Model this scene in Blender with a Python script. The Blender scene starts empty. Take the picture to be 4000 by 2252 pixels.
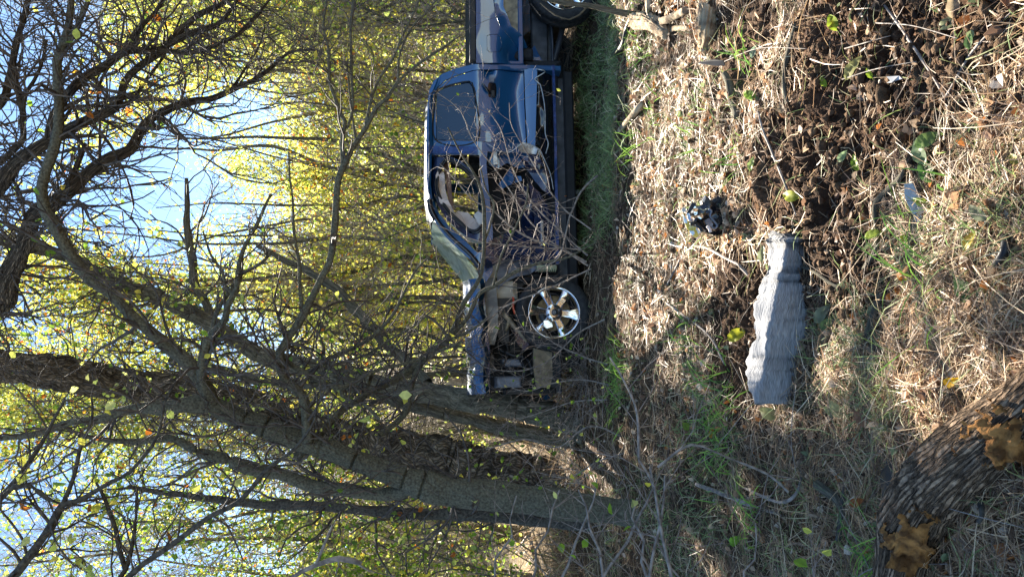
import bpy, math, random
import numpy as np
from mathutils import Vector, Matrix
from mathutils.geometry import delaunay_2d_cdt

random.seed(7)
RNG = np.random.default_rng(11)
SC = bpy.context.scene
COL = SC.collection
R_ = math.radians

# ---------------------------------------------------------------- camera, sky, sun, exposure
F_PX, CX, CY = 2910.0, 2000.0, 1126.0
PITCH = R_(5.0)
CAM = np.array([0.0, 0.0, 1.5])
FWD = np.array([0, math.cos(PITCH), -math.sin(PITCH)])
UPV = np.array([0, math.sin(PITCH), math.cos(PITCH)])
RGT = np.array([1.0, 0, 0])
cd = bpy.data.cameras.new('camera')
cam = bpy.data.objects.new('camera', cd)
COL.objects.link(cam)
cd.sensor_fit = 'HORIZONTAL'
cd.sensor_width = 36.0
cd.lens = F_PX / 4000 * 36
cd.clip_start = 0.02
cd.clip_end = 2000
# the phone was held on its side: picture-right is world down, picture-up is world right
cam.matrix_world = Matrix(((-UPV[0], RGT[0], -FWD[0], CAM[0]), (-UPV[1], RGT[1], -FWD[1], CAM[1]),
                           (-UPV[2], RGT[2], -FWD[2], CAM[2]), (0, 0, 0, 1)))
SC.camera = cam
SUN = np.array([0.105, 1.066, 0.710]); SUN /= np.linalg.norm(SUN)
SUN_EL = math.asin(SUN[2]); SUN_AZ = math.atan2(SUN[0], SUN[1])
w = bpy.data.worlds.new('World'); SC.world = w; w.use_nodes = True
nt = w.node_tree
bg = nt.nodes['Background']
sky = nt.nodes.new('ShaderNodeTexSky'); sky.sky_type = 'NISHITA'; sky.sun_disc = False
sky.sun_elevation = SUN_EL; sky.sun_rotation = SUN_AZ
sky.air_density = 1.0; sky.dust_density = 0.0; sky.ozone_density = 2.6
nt.links.new(sky.outputs[0], bg.inputs[0]); bg.inputs[1].default_value = 0.05
sl = bpy.data.lights.new('sun', 'SUN'); sl.energy = 5.0; sl.angle = R_(0.5); sl.color = (1.0, 0.93, 0.82)
so = bpy.data.objects.new('sun', sl); COL.objects.link(so)
sl.color = (1.0, 0.90, 0.76)
so.rotation_euler = Vector(SUN).to_track_quat('Z', 'Y').to_euler()
SC.view_settings.view_transform = 'Standard'; SC.view_settings.look = 'None'
SC.view_settings.gamma = 1.0; SC.view_settings.use_curve_mapping = False
SC.view_settings.exposure = 2.45
SC.cycles.max_bounces = 8
SC.cycles.transparent_max_bounces = 12
SC.cycles.use_denoising = True

# ---------------------------------------------------------------- projection helpers
def at(x, y, d):
    return CAM + d * (FWD + (CY - y) / F_PX * RGT + (CX - x) / F_PX * UPV)

def pix(P):
    Q = np.asarray(P) - CAM
    d = np.maximum(Q @ FWD, 0.01)
    return CX - (Q @ UPV) / d * F_PX, CY - (Q @ RGT) / d * F_PX

def hsh(ix, iy, seed):
    n = (ix.astype(np.int64) * 374761393 + iy.astype(np.int64) * 668265263 + seed * 982451653) & 0x7fffffff
    n = ((n ^ (n >> 13)) * 1274126177) & 0x7fffffff
    n = n ^ (n >> 16)
    return (n & 0xffff) / 65535.0

def vnoise(x, y, seed=0):
    x = np.asarray(x, float); y = np.asarray(y, float)
    ix, iy = np.floor(x), np.floor(y)
    fx, fy = x - ix, y - iy
    fx = fx * fx * (3 - 2 * fx); fy = fy * fy * (3 - 2 * fy)
    a, b = hsh(ix, iy, seed), hsh(ix + 1, iy, seed)
    c, d = hsh(ix, iy + 1, seed), hsh(ix + 1, iy + 1, seed)
    return (a * (1 - fx) + b * fx) * (1 - fy) + (c * (1 - fx) + d * fx) * fy - 0.5

def fbm(x, y, seed=0, oct=4, gain=0.5):
    s, a = 0.0, 1.0
    for k in range(oct):
        s = s + a * vnoise(np.asarray(x) * 2 ** k + 17.3 * k, np.asarray(y) * 2 ** k - 9.1 * k, seed + k)
        a *= gain
    return s

def sstep(a, b, x):
    t = np.clip((np.asarray(x, float) - a) / (b - a), 0, 1)
    return t * t * (3 - 2 * t)

def flat_pt(x, y):
    """where the ray through (x, y) meets level ground"""
    dr = FWD + (CY - y) / F_PX * RGT + (CX - x) / F_PX * UPV
    return CAM + dr * (1.5 / -dr[2])

SOIL = [(3380, 200, 560, 560, 1.0), (3100, 620, 330, 330, .9), (2880, 1280, 190, 330, 1.0), (3360, 1030, 240, 260, .9),
        (3750, 300, 350, 330, .7), (2900, 140, 180, 230, .6), (3150, 880, 260, 220, .7)]
_soil = []
for (x, y, a, b, k) in SOIL:
    p = flat_pt(x, y)
    ry = abs(flat_pt(x - a * .8, y)[1] - flat_pt(x + a * .8, y)[1]) / 2
    rx = b / F_PX * p[1]
    _soil.append((p[0], p[1], rx, ry, k))

def soil_mask(X, Y):
    m = np.zeros(np.shape(X))
    wx = X + .12 * fbm(X * 3, Y * 3, 5); wy = Y + .16 * fbm(X * 3, Y * 3, 9)
    for (px, py, rx, ry, k) in _soil:
        r = np.sqrt(((wx - px) / rx) ** 2 + ((wy - py) / ry) ** 2)
        m = np.maximum(m, k * (1 - sstep(.75, 1.15, r)))
    return m

def H0(X, Y):
    X = np.asarray(X, float); Y = np.asarray(Y, float)
    right = sstep(-0.5, 3.2, X) * sstep(6.2, 8.0, Y)
    h = -0.03 * sstep(5.6, 7.5, Y) - .20 * right
    h = h + .05 * np.exp(-((Y - 6.0 - .15 * np.sin(X * 1.7)) / .45) ** 2) * (1 - sstep(2.5, 3.5, X))
    h = h + .07 * fbm(X * .55, Y * .55, 3, 3) * sstep(9, 12, Y) * 6 * sstep(9, 40, Y) + .05 * fbm(X * .9, Y * .9, 21, 3)
    h = h + .9 * sstep(14, 60, Y) + 1.9 * sstep(-1.0, -24.0, Y)
    return h

def H(X, Y):
    X = np.asarray(X, float); Y = np.asarray(Y, float)
    near = 1 - sstep(9, 14, Y)
    m = soil_mask(X, Y)
    n1 = fbm(X * 9, Y * 9, 31, 4, .6)
    cl = 1 - np.abs(vnoise(X * 13, Y * 13, 40)) * 2
    cl2 = 1 - np.abs(vnoise(X * 27, Y * 27, 44)) * 2
    cl3 = 1 - np.abs(vnoise(X * 46, Y * 46, 47)) * 2
    soil = .07 * fbm(X * 4, Y * 4, 33, 3) + .045 * n1 + .035 * (cl - .5) + .024 * (cl2 - .5) + .016 * (cl3 - .5) - .03
    turf = .045 * n1 + .014 * vnoise(X * 30, Y * 30, 50) + .030 * (1 - np.abs(vnoise(X * 5, Y * 7, 52)) * 2 - .6)
    return H0(X, Y) + near * (m * soil + (1 - m) * turf)

def ground_pt(x, y, lift=0.0):
    dr = FWD + (CY - y) / F_PX * RGT + (CX - x) / F_PX * UPV
    p = CAM + dr * (1.5 / -dr[2]) if dr[2] < -1e-3 else CAM + dr * 60
    for _ in range(8):
        hz = float(H(p[0], p[1])) + lift
        p = CAM + dr * ((hz - 1.5) / dr[2])
    return p

# ---------------------------------------------------------------- object helpers
def tag(o, label=None, cat=None, group=None, kind=None):
    for k, v in (('label', label), ('category', cat), ('group', group), ('kind', kind)):
        if v: o[k] = v
    return o

def empty(name, loc, label, cat, group=None):
    o = bpy.data.objects.new(name, None); COL.objects.link(o)
    o.location = [float(c) for c in loc]; o.empty_display_size = .1
    return tag(o, label, cat, group)

def sub_empty(name, loc, parent):
    o = bpy.data.objects.new(name, None); COL.objects.link(o)
    o.parent = parent; o.location = Vector([float(c) for c in loc]) - wloc(parent)
    return o

def wloc(p):
    v = Vector((0, 0, 0))
    while p is not None:
        v = v + Vector(p.location); p = p.parent
    return v

def build(name, verts, quads=None, tris=None, mat=None, parent=None, smooth=True, uv=None, col=None, kind=None, origin=None):
    """one mesh object from world-space vertices"""
    V = np.asarray(verts, float)
    off = np.array(wloc(parent)) if parent is not None else (np.zeros(3) if origin is None else np.asarray(origin, float))
    me = bpy.data.meshes.new(name)
    q = np.asarray(quads if quads is not None else [], np.int32).reshape(-1, 4)
    t = np.asarray(tris if tris is not None else [], np.int32).reshape(-1, 3)
    nl = q.size + t.size
    me.vertices.add(len(V)); me.vertices.foreach_set('co', (V - off).astype(np.float32).ravel())
    me.loops.add(nl); me.loops.foreach_set('vertex_index', np.concatenate([q.ravel(), t.ravel()]).astype(np.int32))
    me.polygons.add(len(q) + len(t))
    ls = np.concatenate([np.arange(len(q)) * 4, q.size + np.arange(len(t)) * 3]).astype(np.int32)
    me.polygons.foreach_set('loop_start', ls)
    me.polygons.foreach_set('use_smooth', np.full(len(q) + len(t), smooth))
    me.update(calc_edges=True)
    me.validate()
    if uv is not None and len(me.loops) == nl:
        lay = me.uv_layers.new(name='UVMap')
        vi = np.empty(nl, np.int32); me.loops.foreach_get('vertex_index', vi)
        lay.data.foreach_set('uv', np.asarray(uv, np.float32)[vi].ravel())
    if col is not None:
        ca = me.color_attributes.new('Col', 'FLOAT_COLOR', 'POINT')
        c4 = np.ones((len(V), 4), np.float32); c4[:, :3] = col
        ca.data.foreach_set('color', c4.ravel())
    if mat is not None:
        me.materials.append(mat)
    o = bpy.data.objects.new(name, me); COL.objects.link(o)
    if parent is not None: o.parent = parent
    elif origin is not None: o.location = [float(c) for c in origin]
    if kind: o['kind'] = kind
    return o

class Acc:
    """collects tubes, ribbons and boxes for one mesh"""
    def __init__(s): s.v, s.q, s.t, s.uv, s.n = [], [], [], [], 0
    def add(s, v, q=None, t=None, uv=None):
        v = np.asarray(v, float).reshape(-1, 3)
        if q is not None and len(q): s.q.append(np.asarray(q).reshape(-1, 4) + s.n)
        if t is not None and len(t): s.t.append(np.asarray(t).reshape(-1, 3) + s.n)
        s.v.append(v); s.uv.append(np.zeros((len(v), 2)) if uv is None else uv)
        s.n += len(v)
    def out(s, name, mat, parent=None, **k):
        if not s.v: return None
        return build(name, np.concatenate(s.v), np.concatenate(s.q) if s.q else None, np.concatenate(s.t) if s.t else None,
                     mat, parent, uv=np.concatenate(s.uv), **k)

def tubes(P, Rr, m=6):
    """P (K,n,3), Rr (K,n): K tubes at once"""
    P = np.asarray(P, float); Rr = np.asarray(Rr, float)
    K, n, _ = P.shape
    T = np.gradient(P, axis=1); T /= np.linalg.norm(T, axis=2, keepdims=True) + 1e-9
    ax = np.array([0.31, 0.22, 0.92]); A = np.cross(T, ax)
    bad = np.linalg.norm(A, axis=2) < .15
    A[bad] = np.cross(T[bad], np.array([1.0, 0, 0]))
    A /= np.linalg.norm(A, axis=2, keepdims=True) + 1e-9
    B = np.cross(T, A)
    th = np.arange(m) / m * 2 * math.pi
    ring = (A[:, :, None, :] * np.cos(th)[None, None, :, None] + B[:, :, None, :] * np.sin(th)[None, None, :, None])
    V = P[:, :, None, :] + ring * Rr[:, :, None, None]
    idx = np.arange(K * n * m).reshape(K, n, m)
    a = idx[:, :-1, :]; b = np.roll(idx, -1, axis=2)[:, :-1, :]
    c = np.roll(idx, -1, axis=2)[:, 1:, :]; d = idx[:, 1:, :]
    Q = np.stack([a, b, c, d], axis=-1).reshape(-1, 4)
    L = np.concatenate([np.zeros((K, 1)), np.cumsum(np.linalg.norm(np.diff(P, axis=1), axis=2), axis=1)], axis=1)
    uv = np.stack([np.broadcast_to(th / 6.283, (K, n, m)), np.broadcast_to(L[:, :, None], (K, n, m))], axis=-1)
    return V.reshape(-1, 3), Q, uv.reshape(-1, 2)

def smooth_path(pts, step):
    """Catmull-Rom through rows of any width, first three columns xyz"""
    P = np.asarray(pts, float)
    if len(P) == 2: P = np.array([P[0], (P[0] + P[1]) / 2, P[1]])
    E = np.vstack([2 * P[0] - P[1], P, 2 * P[-1] - P[-2]])
    out = []
    for i in range(1, len(E) - 2):
        L = np.linalg.norm(E[i + 1, :3] - E[i, :3]); k = max(1, int(L / step))
        t = (np.arange(k) / k)[:, None]
        out.append(.5 * ((2 * E[i]) + (-E[i - 1] + E[i + 1]) * t + (2 * E[i - 1] - 5 * E[i] + 4 * E[i + 1] - E[i + 2]) * t ** 2
                         + (-E[i - 1] + 3 * E[i] - 3 * E[i + 1] + E[i + 2]) * t ** 3))
    out.append(E[-2][None, :])
    return np.vstack(out)

def one_tube(acc, pts, rad, m=8, cap=True):
    P = np.asarray(pts, float)[None]; Rr = np.asarray(rad, float)[None]
    v, q, uv = tubes(P, Rr, m)
    t = None
    if cap:
        n = P.shape[1]
        c0, c1 = len(v), len(v) + 1
        v = np.vstack([v, P[0, 0], P[0, -1]]); uv = np.vstack([uv, [[0, 0], [0, 0]]])
        a = np.arange(m); b = (a + 1) % m
        t = np.vstack([np.stack([b, a, np.full(m, c0)], 1), np.stack([(n - 1) * m + a, (n - 1) * m + b, np.full(m, c1)], 1)])
    acc.add(v, q, t, uv)

# ---------------------------------------------------------------- materials
def nodes(name):
    m = bpy.data.materials.new(name); m.use_nodes = True
    n = m.node_tree
    return m, n, n.nodes['Principled BSDF']

def mat(name, c1, c2=None, scale=8.0, rough=.6, metal=0.0, bump=0.0, bscale=None, coat=0.0, spec=.5, uvscale=None, dist=.01, detail=6, ramp=(.35, .65)):
    m, n, b = nodes(name)
    b.inputs['Roughness'].default_value = rough; b.inputs['Metallic'].default_value = metal
    b.inputs['Coat Weight'].default_value = coat; b.inputs['Coat Roughness'].default_value = .03
    b.inputs['Specular IOR Level'].default_value = spec
    tc = n.nodes.new('ShaderNodeTexCoord'); mp = n.nodes.new('ShaderNodeMapping')
    n.links.new(tc.outputs['UV' if uvscale else 'Object'], mp.inputs[0])
    if uvscale: mp.inputs['Scale'].default_value = uvscale
    if c2 is not None:
        no = n.nodes.new('ShaderNodeTexNoise'); no.inputs['Scale'].default_value = scale; no.inputs['Detail'].default_value = detail
        n.links.new(mp.outputs[0], no.inputs['Vector'])
        cr = n.nodes.new('ShaderNodeValToRGB')
        cr.color_ramp.elements[0].position, cr.color_ramp.elements[1].position = ramp
        cr.color_ramp.elements[0].color = (*c1, 1); cr.color_ramp.elements[1].color = (*c2, 1)
        n.links.new(no.outputs[0], cr.inputs[0]); n.links.new(cr.outputs[0], b.inputs['Base Color'])
    else:
        b.inputs['Base Color'].default_value = (*c1, 1)
    if bump:
        nb = n.nodes.new('ShaderNodeTexNoise'); nb.inputs['Scale'].default_value = bscale or scale; nb.inputs['Detail'].default_value = 8
        n.links.new(mp.outputs[0], nb.inputs['Vector'])
        bp = n.nodes.new('ShaderNodeBump'); bp.inputs['Strength'].default_value = bump; bp.inputs['Distance'].default_value = dist
        n.links.new(nb.outputs[0], bp.inputs['Height']); n.links.new(bp.outputs[0], b.inputs['Normal'])
    return m

def mat_leaf(name, trans=.5, rough=.45):
    m, n, b = nodes(name)
    a = n.nodes.new('ShaderNodeAttribute'); a.attribute_name = 'Col'
    tc = n.nodes.new('ShaderNodeTexCoord'); no = n.nodes.new('ShaderNodeTexNoise'); no.inputs['Scale'].default_value = 40
    n.links.new(tc.outputs['Object'], no.inputs['Vector'])
    mr = n.nodes.new('ShaderNodeMapRange'); mr.inputs[3].default_value = .65; mr.inputs[4].default_value = 1.3
    n.links.new(no.outputs[0], mr.inputs[0])
    mx = n.nodes.new('ShaderNodeVectorMath'); mx.operation = 'SCALE'
    n.links.new(a.outputs['Color'], mx.inputs[0]); n.links.new(mr.outputs[0], mx.inputs['Scale'])
    n.links.new(mx.outputs[0], b.inputs['Base Color']); b.inputs['Roughness'].default_value = rough
    b.inputs['Specular IOR Level'].default_value = .35
    tr = n.nodes.new('ShaderNodeBsdfTranslucent'); n.links.new(mx.outputs[0], tr.inputs[0])
    ms = n.nodes.new('ShaderNodeMixShader'); ms.inputs[0].default_value = trans
    n.links.new(b.outputs[0], ms.inputs[1]); n.links.new(tr.outputs[0], ms.inputs[2])
    n.links.new(ms.outputs[0], n.nodes['Material Output'].inputs['Surface'])
    return m

M_leaf = mat_leaf('leaf', .62)
M_straw = mat_leaf('straw', .32, .45)
M_twig_far = None
M_grass = mat_leaf('grass_blade', .35, .5)
M_litter = mat_leaf('leaf_litter', .35, .55)
M_bark_rough = mat('bark_rough', (.085, .066, .048), (.31, .25, .18), 1.0, .95, 0, .8, 1.6, uvscale=(14, 3.5, 1), dist=.02, spec=.2)
M_bark_lichen = mat('bark_lichen', (.06, .055, .042), (.20, .20, .145), 60, .95, 0, .9, 90, dist=.012, spec=.2, ramp=(.3, .75), detail=12)
M_bark_smooth = mat('bark_smooth', (.09, .083, .06), (.24, .22, .16), 1.0, .9, 0, .6, 2.0, uvscale=(16, 4, 1), dist=.008, spec=.2)
M_bark_dark = mat('bark_dark', (.035, .032, .030), (.11, .105, .085), 40, .9, 0, .5, 60, dist=.004, spec=.25)
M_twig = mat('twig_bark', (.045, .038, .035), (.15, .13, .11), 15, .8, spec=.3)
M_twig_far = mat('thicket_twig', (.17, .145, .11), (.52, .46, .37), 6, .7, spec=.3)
M_twig_red = mat('twig_bark_reddish', (.12, .09, .075), (.36, .30, .25), 20, .7, spec=.35)
M_twig_pale = mat('twig_bark_pale', (.13, .11, .095), (.34, .30, .26), 30, .75, 0, .4, 60, dist=.003)
M_log = mat('log_bark', (.12, .078, .048), (.44, .31, .20), 45, .95, 0, .9, 80, dist=.01, spec=.2, ramp=(.3, .7), detail=12)
M_log_wood = mat('rotten_orange_wood', (.10, .045, .015), (.42, .20, .06), 16, .85, 0, .9, 30, dist=.015, spec=.15, ramp=(.42, .6), detail=12)
M_stump = mat('broken_wood', (.16, .11, .07), (.52, .42, .28), 14, .9, 0, .9, 30, dist=.015, spec=.2)

def add_cracks(m, scale, dark=.25, strength=.8, dist=.02):
    n = m.node_tree; b = n.nodes['Principled BSDF']
    tc = n.nodes.new('ShaderNodeTexCoord'); mp = n.nodes.new('ShaderNodeMapping'); mp.inputs['Scale'].default_value = scale
    no = n.nodes.new('ShaderNodeTexNoise'); no.inputs['Scale'].default_value = 1.2; no.inputs['Detail'].default_value = 4
    ad = n.nodes.new('ShaderNodeMixRGB'); ad.blend_type = 'LINEAR_LIGHT'; ad.inputs[0].default_value = .5
    n.links.new(tc.outputs['UV'], mp.inputs[0]); n.links.new(mp.outputs[0], no.inputs['Vector']); n.links.new(mp.outputs[0], ad.inputs[1]); n.links.new(no.outputs['Color'], ad.inputs[2])
    vo = n.nodes.new('ShaderNodeTexVoronoi'); vo.feature = 'DISTANCE_TO_EDGE'; vo.inputs['Scale'].default_value = 1
    n.links.new(ad.outputs[0], vo.inputs['Vector'])
    mr = n.nodes.new('ShaderNodeMapRange'); mr.inputs[2].default_value = .22; mr.inputs[3].default_value = dark; mr.inputs[4].default_value = 1.15
    n.links.new(vo.outputs['Distance'], mr.inputs[0])
    src = b.inputs['Base Color'].links[0].from_socket
    mx = n.nodes.new('ShaderNodeVectorMath'); mx.operation = 'SCALE'; n.links.new(src, mx.inputs[0]); n.links.new(mr.outputs[0], mx.inputs['Scale'])
    n.links.new(mx.outputs[0], b.inputs['Base Color'])
    bp = n.nodes.new('ShaderNodeBump'); bp.inputs['Strength'].default_value = strength; bp.inputs['Distance'].default_value = dist
    n.links.new(mr.outputs[0], bp.inputs['Height'])
    if b.inputs['Normal'].links: n.links.new(b.inputs['Normal'].links[0].from_socket, bp.inputs['Normal'])
    n.links.new(bp.outputs[0], b.inputs['Normal'])
add_cracks(M_bark_rough, (46, 9, 1), .35, 1.0, .03)
add_cracks(M_bark_smooth, (40, 12, 1), .55, .6, .01)
add_cracks(M_log, (40, 9, 1), .4, 1.0, .02)

# truck materials
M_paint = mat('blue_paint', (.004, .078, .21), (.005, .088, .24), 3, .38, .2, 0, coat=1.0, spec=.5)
M_paint.node_tree.nodes['Principled BSDF'].inputs['Coat IOR'].default_value = 1.8
M_paint_wrap = mat('scuffed_blue_paint', (.010, .03, .12), (.03, .075, .24), 30, .35, .2, .25, 40, coat=.6, dist=.004)
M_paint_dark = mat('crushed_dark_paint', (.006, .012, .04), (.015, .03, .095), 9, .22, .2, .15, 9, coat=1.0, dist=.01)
M_black = mat('black_plastic', (.006, .006, .007), (.02, .02, .022), 12, .45, 0, .1, 30, dist=.003)
M_black_gloss = mat('black_gloss', (.006, .007, .010), (.012, .013, .018), 10, .12, 0, .3, 7, coat=.8, dist=.01)
M_frame = mat('frame_steel', (.03, .034, .042), (.07, .075, .088), 10, .45, .3, .2, 30, dist=.003)
M_tyre = mat('tyre_rubber', (.012, .012, .013), (.035, .034, .033), 20, .75, 0, .15, 60, dist=.002)
M_chrome = mat('chrome', (.72, .74, .77), (.85, .86, .88), 5, .12, 1.0)
M_rimdark = mat('rim_grey', (.05, .055, .065), (.10, .105, .12), 8, .35, .7)
M_rust = mat('brake_rust', (.22, .14, .06), (.42, .30, .15), 30, .7, .2)
M_tan = mat('tan_metal', (.16, .13, .09), (.38, .31, .2), 12, .55, .3, .3, 20, dist=.006)
M_grey = mat('grey_part', (.11, .13, .17), (.2, .23, .29), 14, .4, .4, .2, 20, dist=.003)
M_apron = mat('inner_apron', (.13, .12, .11), (.27, .25, .22), 10, .5, .5, .4, 18, dist=.01)
M_olive = mat('olive_plastic', (.28, .29, .17), (.42, .42, .27), 12, .55)
M_cloth = mat('airbag_cloth', (.62, .52, .48), (.78, .70, .66), 7, .9, 0, .3, 14, dist=.01)
M_cloth_brown = mat('pillar_trim', (.17, .10, .08), (.25, .16, .13), 9, .8)
M_beige = mat('beige_trim', (.42, .36, .27), (.55, .48, .38), 6, .8)
M_seat = mat('seat_cloth', (.012, .012, .014), (.03, .03, .034), 25, .9)
M_white = mat('white_plastic', (.42, .42, .40), (.62, .62, .60), 8, .4)
M_letter = mat('badge_letter', (.01, .01, .012), None, rough=.4)
M_badge = mat('badge_plate', (.62, .66, .70), (.74, .77, .80), 9, .25, .5)
M_red = mat('red_hose', (.55, .05, .02), (.7, .09, .03), 20, .4)
M_torn = mat('torn_bare_metal', (.36, .36, .36), (.66, .66, .64), 18, .35, .7, .5, 30, dist=.006)
M_pit = mat('cavity_shade', (.004, .004, .005), (.01, .01, .012), 10, .7)  # near-black colour carries the shade inside hollows

def mat_glass(name, tint, rough=.02, alpha=.35):
    m, n, b = nodes(name)
    g = n.nodes.new('ShaderNodeBsdfGlossy'); g.inputs['Roughness'].default_value = rough; g.inputs[0].default_value = (.9, .95, 1, 1)
    tr = n.nodes.new('ShaderNodeBsdfTransparent'); tr.inputs[0].default_value = (*tint, 1)
    fr = n.nodes.new('ShaderNodeFresnel'); fr.inputs[0].default_value = 1.5
    ms = n.nodes.new('ShaderNodeMixShader')
    n.links.new(fr.outputs[0], ms.inputs[0]); n.links.new(tr.outputs[0], ms.inputs[1]); n.links.new(g.outputs[0], ms.inputs[2])
    n.links.new(ms.outputs[0], n.nodes['Material Output'].inputs['Surface'])
    return m
M_glass_far = mat_glass('clear_glass', (.75, .8, .78))
M_glass_tint = mat('privacy_glass', (.02, .045, .075), (.024, .05, .085), 2, .06, 0, 0, coat=.5, spec=.7)

def mat_windshield():
    m, n, b = nodes('shattered_glass')
    tc = n.nodes.new('ShaderNodeTexCoord')
    vo = n.nodes.new('ShaderNodeTexVoronoi'); vo.feature = 'DISTANCE_TO_EDGE'; vo.inputs['Scale'].default_value = 26
    no = n.nodes.new('ShaderNodeTexNoise'); no.inputs['Scale'].default_value = 5; no.inputs['Detail'].default_value = 8
    n.links.new(tc.outputs['Object'], vo.inputs['Vector']); n.links.new(tc.outputs['Object'], no.inputs['Vector'])
    cr = n.nodes.new('ShaderNodeValToRGB'); cr.color_ramp.elements[0].position = .0; cr.color_ramp.elements[1].position = .035
    cr.color_ramp.elements[0].color = (1, 1, 1, 1); cr.color_ramp.elements[1].color = (.25, .25, .25, 1)
    n.links.new(vo.outputs['Distance'], cr.inputs[0])
    c2 = n.nodes.new('ShaderNodeValToRGB'); c2.color_ramp.elements[0].position = .35; c2.color_ramp.elements[1].position = .65
    c2.color_ramp.elements[0].color = (.5, .72, .62, 1); c2.color_ramp.elements[1].color = (.80, .93, .84, 1)
    n.links.new(no.outputs[0], c2.inputs[0])
    n.links.new(c2.outputs[0], b.inputs['Base Color']); b.inputs['Roughness'].default_value = .25
    tr = n.nodes.new('ShaderNodeBsdfTranslucent'); n.links.new(c2.outputs[0], tr.inputs[0])
    mt = n.nodes.new('ShaderNodeMixShader'); mt.inputs[0].default_value = .65
    n.links.new(b.outputs[0], mt.inputs[1]); n.links.new(tr.outputs[0], mt.inputs[2])
    tp = n.nodes.new('ShaderNodeBsdfTransparent'); tp.inputs[0].default_value = (.75, .85, .8, 1)
    ms = n.nodes.new('ShaderNodeMixShader')
    ad = n.nodes.new('ShaderNodeMath'); ad.operation = 'ADD'; ad.use_clamp = True
    mr = n.nodes.new('ShaderNodeMapRange'); mr.inputs[1].default_value = .4; mr.inputs[2].default_value = .6; mr.inputs[3].default_value = .45; mr.inputs[4].default_value = .9
    n.links.new(no.outputs[0], mr.inputs[0]); n.links.new(cr.outputs[0], ad.inputs[0]); n.links.new(mr.outputs[0], ad.inputs[1])
    n.links.new(ad.outputs[0], ms.inputs[0]); n.links.new(tp.outputs[0], ms.inputs[1]); n.links.new(mt.outputs[0], ms.inputs[2])
    n.links.new(ms.outputs[0], n.nodes['Material Output'].inputs['Surface'])
    return m
M_shatter = mat_windshield()

def mat_ground():
    m, n, b = nodes('ground')
    a = n.nodes.new('ShaderNodeAttribute'); a.attribute_name = 'Col'
    tc = n.nodes.new('ShaderNodeTexCoord')
    no = n.nodes.new('ShaderNodeTexNoise'); no.inputs['Scale'].default_value = 55; no.inputs['Detail'].default_value = 8; no.inputs['Roughness'].default_value = .7
    n.links.new(tc.outputs['Object'], no.inputs['Vector'])
    mr = n.nodes.new('ShaderNodeMapRange'); mr.inputs[1].default_value = .3; mr.inputs[2].default_value = .7; mr.inputs[3].default_value = .45; mr.inputs[4].default_value = 1.6
    n.links.new(no.outputs[0], mr.inputs[0])
    mx = n.nodes.new('ShaderNodeVectorMath'); mx.operation = 'SCALE'
    n.links.new(a.outputs['Color'], mx.inputs[0]); n.links.new(mr.outputs[0], mx.inputs['Scale'])
    n.links.new(mx.outputs[0], b.inputs['Base Color']); b.inputs['Roughness'].default_value = .95
    b.inputs['Specular IOR Level'].default_value = .15
    nb = n.nodes.new('ShaderNodeTexNoise'); nb.inputs['Scale'].default_value = 90; nb.inputs['Detail'].default_value = 8
    n.links.new(tc.outputs['Object'], nb.inputs['Vector'])
    bp = n.nodes.new('ShaderNodeBump'); bp.inputs['Strength'].default_value = .9; bp.inputs['Distance'].default_value = .015
    n.links.new(nb.outputs[0], bp.inputs['Height']); n.links.new(bp.outputs[0], b.inputs['Normal'])
    return m
M_ground = mat_ground()

# ---------------------------------------------------------------- ground
def axis(lo, hi, step, ends, grow=1.09):
    c = list(np.arange(lo, hi, step))
    s = step
    while c[-1] < ends[1]: s *= grow; c.append(c[-1] + s)
    s = step
    while c[0] > ends[0]: s *= grow; c.insert(0, c[0] - s)
    return np.array(c)
gx = axis(-2.0, 2.4, .0155, (-420, 420)); gy = axis(1.3, 5.6, .0145, (-25, 700), 1.06)
GX, GY = np.meshgrid(gx, gy)
GZ = H(GX, GY)
nx, ny = len(gx), len(gy)
I = np.arange(nx * ny).reshape(ny, nx)
Q = np.stack([I[:-1, :-1], I[:-1, 1:], I[1:, 1:], I[1:, :-1]], -1).reshape(-1, 4)
sm = soil_mask(GX, GY)[..., None]
nn = (fbm(GX * 2, GY * 2, 61, 3)[..., None] + .5)
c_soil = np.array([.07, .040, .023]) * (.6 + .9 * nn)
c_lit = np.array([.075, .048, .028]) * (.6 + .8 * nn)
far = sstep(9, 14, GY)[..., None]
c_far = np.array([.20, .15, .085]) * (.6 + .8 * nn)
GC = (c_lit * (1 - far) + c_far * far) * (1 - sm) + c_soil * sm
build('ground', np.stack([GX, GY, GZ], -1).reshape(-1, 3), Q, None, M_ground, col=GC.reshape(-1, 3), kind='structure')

# ---------------------------------------------------------------- the wrecked truck
YAW = R_(9.0)
T_ = np.array([-math.cos(YAW), -math.sin(YAW), 0.0])      # towards the nose
N_ = np.array([-math.sin(YAW), math.cos(YAW), 0.0])       # away from the camera
P0 = at(2166, 1218, 8.0)
def loc(s, h, w):
    s = np.asarray(s, float)[..., None]; h = np.asarray(h, float)[..., None]; w = np.asarray(w, float)[..., None]
    return np.array([P0[0], P0[1], 0]) + T_ * s + N_ * w + np.array([0, 0, 1.0]) * h
def px2sh(x, y, w=0.0):
    dr = FWD + (CY - y) / F_PX * RGT + (CX - x) / F_PX * UPV
    t = ((P0 - CAM) @ N_ + w) / (dr @ N_)
    p = CAM + t * dr
    return float((p - P0) @ T_), float(p[2])
def lean(h):
    h = np.asarray(h, float)
    return .02 + .045 * np.clip(h - .3, 0, .85) + .34 * np.clip(h - 1.17, 0, 1) - .02 * sstep(.1, .5, h)
def sh(x, y, wf=lean):
    w = 0.0
    for _ in range(4):
        s, h = px2sh(x, y, w)
        w = float(wf(h)) if wf is not None else 0.0
    return s, h
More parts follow.
